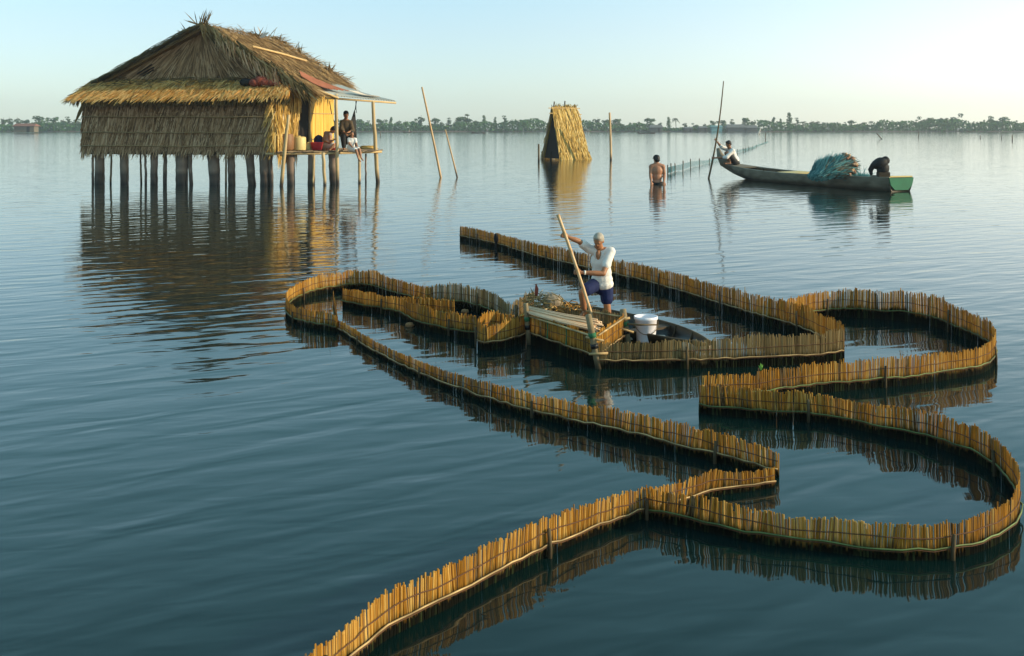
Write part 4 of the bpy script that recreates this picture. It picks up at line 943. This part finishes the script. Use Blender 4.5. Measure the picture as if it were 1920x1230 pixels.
def person(label, J, H, skin, garments, base, hair, voxel, face, grips=(None, None), hairlen=.6, fingers=True, feet=True, headtilt=None):
    """J joints in world space; H body height for radii; face = direction the face looks; grips = pole direction per hand"""
    root = thing("person", label, "person", base); g = MB(); k = H
    up = (J['head'] - J['neck']).normalized() if headtilt is None else headtilt.normalized(); face = face.normalized(); face = (face - up * face.dot(up)).normalized()
    side = up.cross(face)
    Rh = Matrix((side, face, up)).transposed()
    hd = J['head']
    g.ell(hd + up * .012*k, (.045*k, .054*k, .056*k), Rh); g.ell(hd - up*.03*k + face*.012*k, (.036*k, .042*k, .042*k), Rh)
    g.ell(hd - up * .008*k + face * .057*k, (.009*k, .011*k, .014*k), Rh); g.ell(hd - up*.056*k + face*.042*k, (.014*k,.012*k,.011*k), Rh)
    g.ell(hd + up * .012*k + face*.05*k, (.034*k,.008*k,.006*k), Rh)
    for s in (-1, 1): g.ell(hd - up*.005*k + side * s * .046*k, (.006*k, .012*k, .018*k), Rh)
    limb(g, [hd - up*.03*k, J['neck']], [.031*k, .035*k])
    sv = (J['shR'] - J['shL']).normalized(); tv = (J['neck'] - J['pelvis']).normalized(); Rt = basis(sv, tv)
    g.ell(J['chest'], (.092*k, .062*k, .105*k), Rt); g.ell((J['chest'] + J['pelvis'])/2, (.080*k, .056*k, .10*k), Rt); g.ell(J['pelvis'], (.088*k, .064*k, .07*k), Rt)
    limb(g, [J['shL'], J['neck'], J['shR']], [.040*k, .036*k, .040*k])
    if any(c[3].get('collar') for c in garments): g.ell(J['neck'] - tv*.022*k + face*.050*k, (.026*k,.030*k,.052*k), Rt)
    cg_ = [(MB(), c) for c in garments]
    for S, grip in (('L', grips[0]), ('R', grips[1])):
        sh_, el_, ha_ = J['sh'+S], J['el'+S], J['ha'+S]
        limb(g, [sh_, sh_.lerp(el_, .5), el_, el_.lerp(ha_, .4), ha_], [.036*k, .031*k, .025*k, .026*k, .016*k])
        fd = (ha_ - el_).normalized(); pc = ha_ + fd * .028*k
        gx = grip.normalized() if grip is not None else (sv if abs(sv.dot(fd)) < .8 else tv)
        gx = (gx - fd * gx.dot(fd)).normalized(); pn = fd.cross(gx).normalized()
        if pn.dot(tv) > 0: pn = -pn
        g.ell(pc, (.024*k, .030*k, .012*k), Matrix((gx, fd, pn)).transposed())
        if fingers:
            for i in range(4):
                st = pc + gx * (i - 1.5) * .0125*k + fd * .024*k; ln = (.024, .028, .026, .020)[i] * k
                if grip is not None: c1 = st + fd*ln*.55 + pn*ln*.15; c2 = c1 + pn*ln*.7 + fd*ln*.1; c3 = c2 - fd*ln*.5 + pn*ln*.12
                else: c1 = st + fd*ln*.8 + pn*ln*.1; c2 = c1 + fd*ln*.6 + pn*ln*.35; c3 = c2 + fd*ln*.3 + pn*ln*.4
                limb(g, [st - fd*.012*k, c1, c2, c3], [.0062*k, .006*k, .0055*k, .005*k])
            th = pc + gx * .022*k - fd*.008*k
            t1_ = th + gx*.010*k + pn*.014*k + fd*.008*k; t2_ = t1_ + fd*.014*k + pn*.012*k - gx*.006*k
            limb(g, [pc, th, t1_, t2_], [.008*k, .0075*k, .0065*k, .0055*k])
        hi, kn, an = J['hi'+S], J['kn'+S], J['an'+S]
        limb(g, [hi, hi.lerp(kn, .5), kn, kn.lerp(an, .35), an], [.056*k, .048*k, .034*k, .035*k, .021*k])
        if feet:
            to = J['to'+S]; limb(g, [an - Vector((0,0,.012*k)), to], [.022*k, .016*k])
            fdir = (to - an).normalized(); fs_ = fdir.cross(Vector((0,0,1))).normalized()
            for i in range(5): limb(g, [to + fs_*(i-2)*.008*k, to + fs_*(i-2)*.010*k + fdir*(.018 - .002*i)*k], [.007*k, .006*k])
        for mb, c in cg_:
            kind, m_, nm, par = c
            if kind == 'top': 
                f = par.get('sleeve', .5); e = sh_.lerp(el_, min(1, f))
                limb(mb, [sh_, e] + ([el_.lerp(ha_, f - 1)] if f > 1 else []), [.044*k, .042*k] + ([.031*k] if f > 1 else []))
            if kind == 'bottom':
                f = par.get('leg', .6); e = hi.lerp(kn, min(1, f)); limb(mb, [hi, e] + ([kn.lerp(an, f - 1)] if f > 1 else []), [.066*k, .060*k] + ([.040*k] if f > 1 else []))
    fuse(g, "body", skin, root, voxel)
    for mb, (kind, m_, nm, par) in cg_:
        if kind == 'top':
            hem = par.get('hem', 0.0)
            mb.ell(J['chest'], (.102*k, .074*k, .108*k), Rt); mb.ell((J['chest'] + J['pelvis'])/2, (.096*k, .072*k, .11*k), Rt); mb.ell(J['pelvis'] + tv*(.03 - hem)*k, (.110*k, .088*k, .07*k), Rt); mb.ell(J['pelvis'] + tv*.04*k, (.104*k, .082*k, .07*k), Rt)
            limb(mb, [J['shL'], J['neck'] - tv*.018*k, J['shR']], [.047*k, .041*k, .047*k])
            cl = fuse(mb, nm, m_, root, voxel * 1.15)
            if par.get('collar'):
                q = MB(); nb_ = J['neck'] + tv * .012*k
                fw = face; 
                for s in (-1, 1):
                    a = nb_ + side*s*.038*k - fw*.02*k; b_ = nb_ + side*s*.045*k + fw*.035*k - tv*.005*k; c_ = nb_ + side*s*.020*k + fw*.072*k - tv*.050*k
                    q.tube([a, b_, c_], [.012*k, .013*k, .007*k], 6)
                q.build("collar", m_, cl, True)
        if kind == 'bottom':
            mb.ell(J['pelvis'] - tv*.02*k, (.098*k, .074*k, .06*k), Rt); mb.ell(J['pelvis'] - tv*.05*k, (.09*k,.072*k,.06*k), Rt); fuse(mb, nm, m_, root, voxel * 1.15)
    if hair:
        q = MB(); q.ell(hd + up*.022*k - face*.008*k, (.051*k, .056*k, .054*k), Rh); q.ell(hd + up*.0*k - face*.026*k, (.047*k, .038*k, .05*k * hairlen / .6), Rh)
        q.ell(hd + up*.052*k + face*.022*k, (.036*k,.026*k,.018*k), Rh)
        fuse(q, "hair", hair, root, voxel, 2)
    for s in (-1, 1):
        q = MB(); q.ell(hd + up*.004*k + face*.0515*k + side*s*.019*k, (.0075*k, .004*k, .004*k), Rh); q.build("eye", M['hair'], root, True)
    q = MB(); q.ell(hd - up*.033*k + face*.053*k, (.015*k, .004*k, .0035*k), Rh); q.build("mouth", M['redcloth'], root, True)
    return root, Rh

def JJ(D, **kw):
    return {n: P(a[0], a[1], D + (a[2] if len(a) > 2 else 0)) for n, a in kw.items()}
# old man: depth of his feet in the boat about 15.5 m
D0 = 15.45; s_ = D0 / F
J = JJ(D0, head=(1122.5,451,-.10), neck=(1125,469,0), chest=(1127,491,.02), pelvis=(1129,531,.06), shR=(1104,466,.02), shL=(1145,472,-.05), elR=(1085,452,-.12), haR=(1066,445,-.16),
       elL=(1131,513,-.22), haL=(1091,511,-.24), hiR=(1118,533,.04), hiL=(1137,535,.08), knR=(1091,548,-.22), anR=(1096,584,-.12), toR=(1090,592,-.22), knL=(1138,571,.02), anL=(1141,608,.08), toL=(1136,616,-.04))
polev = P(1046,402,D0-.2) - P(1113,600,D0-.3)
man, Rh = person("grey-haired old man in white shirt and navy shorts pushing a pole", J, 1.56, M['skin'], [('top', M['white'], "shirt", {'sleeve': .62, 'hem': .035, 'collar': True}), ('bottom', M['navy'], "shorts", {'leg': .72})],
             P(1141, 616, D0), M['greyhair'], .009, Vector((-.45, -1, -.45)), (polev, polev), .55)
q = MB(); w_ = J['elL'].lerp(J['haL'], .86); dv = (J['haL'] - J['elL']).normalized(); q.tube([w_ - dv*.012, w_ + dv*.012], .032, 12); q.build("wristwatch", M['steel'], man, True)
g = MB(); pa = P(1046,402,15.22); pb = P(1112,600,15.12); dv = pb - pa; pts = []; rr = []
for i in range(31):
    t = i / 30 * 1.32; pts.append(pa + dv * t + Vector((.012 * math.sin(t*3), 0, 0))); rr.append(.0235 * (1 + (.14 if i % 4 == 0 else 0)) * (1 - .08 * t))
g.tube(pts, rr, 10, [(.8 if i % 4 else .3, 0, 0) for i in range(31)]); tag(g.build("punting_pole", M['pole'], None, True, base=pb), "pale bamboo pole gripped in the old man's two hands", "pole")

# wading man, seen from behind
D1 = Wd(345.5)
J = JJ(D1, head=(1231,299), neck=(1231.5,308), chest=(1232,320), pelvis=(1232,343), shL=(1221,312.5), shR=(1243,312.5), elL=(1219.5,327,-.1), elR=(1246,328,.0), haL=(1221,341,-.5), haR=(1245,341,-.3),
       hiL=(1227,346), hiR=(1237,346), knL=(1226,372), knR=(1238,372), anL=(1226,396), anR=(1238,396), toL=(1226,398,.3), toR=(1238,398,.3))
wm, Rh = person("bare-backed man in dark cap standing waist-deep in the water", J, 3.35, M['skinback'], [('bottom', M['black'], "shorts", {'leg': .7})], P(1232, 345.5, D1), M['hair'], .026, Vector((-.35, 1, -.25)), hairlen=.55)
hd = J['head']; q = MB(); q.ell(hd + Vector((0,0,.09)), (.185,.20,.17), Rh); q.ell(hd + Rh @ Vector((0,.22,.06)), (.13,.13,.025), Rh); fuse(q, "cap", M['black'], wm, .025, 2)

# boy with pole on the prow
D4 = 62.4
J = JJ(D4, head=(1366,270,-.1), neck=(1368.5,279), chest=(1373,288), pelvis=(1379,303), shR=(1366,281,.3), shL=(1374,283,-.45), elR=(1353,276,.2), haR=(1344,265,.1), elL=(1362,295,-.6), haL=(1341,296,-.4),
       hiR=(1376,303,.2), hiL=(1378,304,-.3), knR=(1361,287,.25), knL=(1364,287,-.5), anR=(1366,303,.2), anL=(1369,305,-.45), toR=(1357,306,.2), toL=(1360,307,-.5))
pb_, pt_ = P(1326, 335, D4-.2), P(1356.5, 152, D4-.2)
person("boy in white shirt squatting on the raised prow of the canoe", J, 3.0, M['skin2'], [('top', M['white'], "shirt", {'sleeve': 1.25, 'hem': .0}), ('bottom', M['black'], "shorts", {'leg': .75})], P(1366, 306, D4), M['hair'], .026, Vector((-1, -.35, -.35)), (pt_ - pb_, pt_ - pb_), .6)
g = MB(); pts = [pb_ + (pt_ - pb_) * (i / 12 * 1.2 - .2) + Vector((.16 * math.sin(i / 12 * 3.1), 0, 0)) for i in range(13)]
g.tube(pts, [.065 - .003 * i for i in range(13)], 8, [(.4, 0, 0)] * 13); tag(g.build("punting_pole", M['stake'], None, True, base=pb_), "long thin dark pole held upright by the boy on the canoe", "pole")

# woman in the hammock, bending girl, child on the porch edge
D5 = 58.6
J = JJ(D5, head=(649,215,-.1), neck=(648.5,225), chest=(649,237), pelvis=(650,260), shR=(642,229), shL=(657,230), elR=(640,243,-.2), haR=(648,251,-.4), elL=(661,245,-.2), haL=(653,248,-.5),
       hiR=(646,261), hiL=(654,261), knR=(644,257,-.7), knL=(660,258,-.6), anR=(645,277,-.8), anL=(667,277,-.7), toR=(645,280,-1.0), toL=(670,280,-.9))
person("woman in olive shirt and dark trousers sitting in the porch hammock", J, 3.05, M['skin2'], [('top', M['brownshirt'], "shirt", {'sleeve': 1.4, 'hem': .0}), ('bottom', M['black'], "trousers", {'leg': 1.9})], P(650, 280, D5), M['hair'], .028, Vector((.55, -1, -.05)), hairlen=.75)
D6 = 57.2
J = JJ(D6, head=(625,243,-.3), neck=(620,249,-.1), chest=(616,256), pelvis=(611,272,.1), shR=(611,250,.2), shL=(619,253,-.35), elR=(606,263,0), haR=(616,268,-.5), elL=(618,266,-.6), haL=(626,262,-.7),
       hiR=(609,274), hiL=(614,275,-.2), knR=(622,268,-.3), knL=(626,272,-.7), anR=(613,280,-.4), anL=(617,282,-.8), toR=(617,281.5,-.6), toL=(621,283,-1.0))
person("girl with tied black hair bending forward beside the red basin", J, 2.7, M['skin2'], [('top', M['strap'], "top", {'sleeve': .02}), ('bottom', M['foam'], "skirt", {'leg': .8})], P(613, 282, D6), M['hair'], .025, Vector((.8, -.6, -.8)), hairlen=.95)
D7 = 56.0
J = JJ(D7, head=(660,251), neck=(660,258.5), chest=(659,266), pelvis=(658,277.5,.05), shR=(654,261), shL=(666,261.5), elR=(655,270,-.2), haR=(662,277,-.4), elL=(668,270,-.1), haL=(671,277.5,-.3),
       hiR=(656,279), hiL=(661,279), knR=(668,282,-.65), knL=(674,280,-.55), anR=(672,297,-.7), anL=(677,295,-.65), toR=(676,303,-.8), toL=(681,301,-.75))
person("small child in white shirt sitting on the porch edge, legs dangling", J, 2.05, M['skin2'], [('top', M['white'], "shirt", {'sleeve': .55, 'hem': .01}), ('bottom', M['white'], "shorts", {'leg': .8})], P(659, 284, D7), M['hair'], .02, Vector((.3, -1, -.1)), hairlen=.6)

# ------------------------------------------------------------------ haze over the lagoon
g = MB(); g.box((0, 780, 20), (2600, 1700, 43)); hz = g.build("haze", M['foam']); hz['kind'] = 'stuff'
m = bpy.data.materials.new("lagoon haze"); m.use_nodes = True; N, L = m.node_tree.nodes, m.node_tree.links
N.remove(N["Principled BSDF"]); pv = N.new("ShaderNodeVolumePrincipled"); pv.inputs['Density'].default_value = HAZE
pv.inputs['Color'].default_value = (.86, .93, 1.0, 1); pv.inputs['Anisotropy'].default_value = .2
L.new(pv.outputs[0], N["Material Output"].inputs['Volume']); hz.data.materials.clear(); hz.data.materials.append(m)
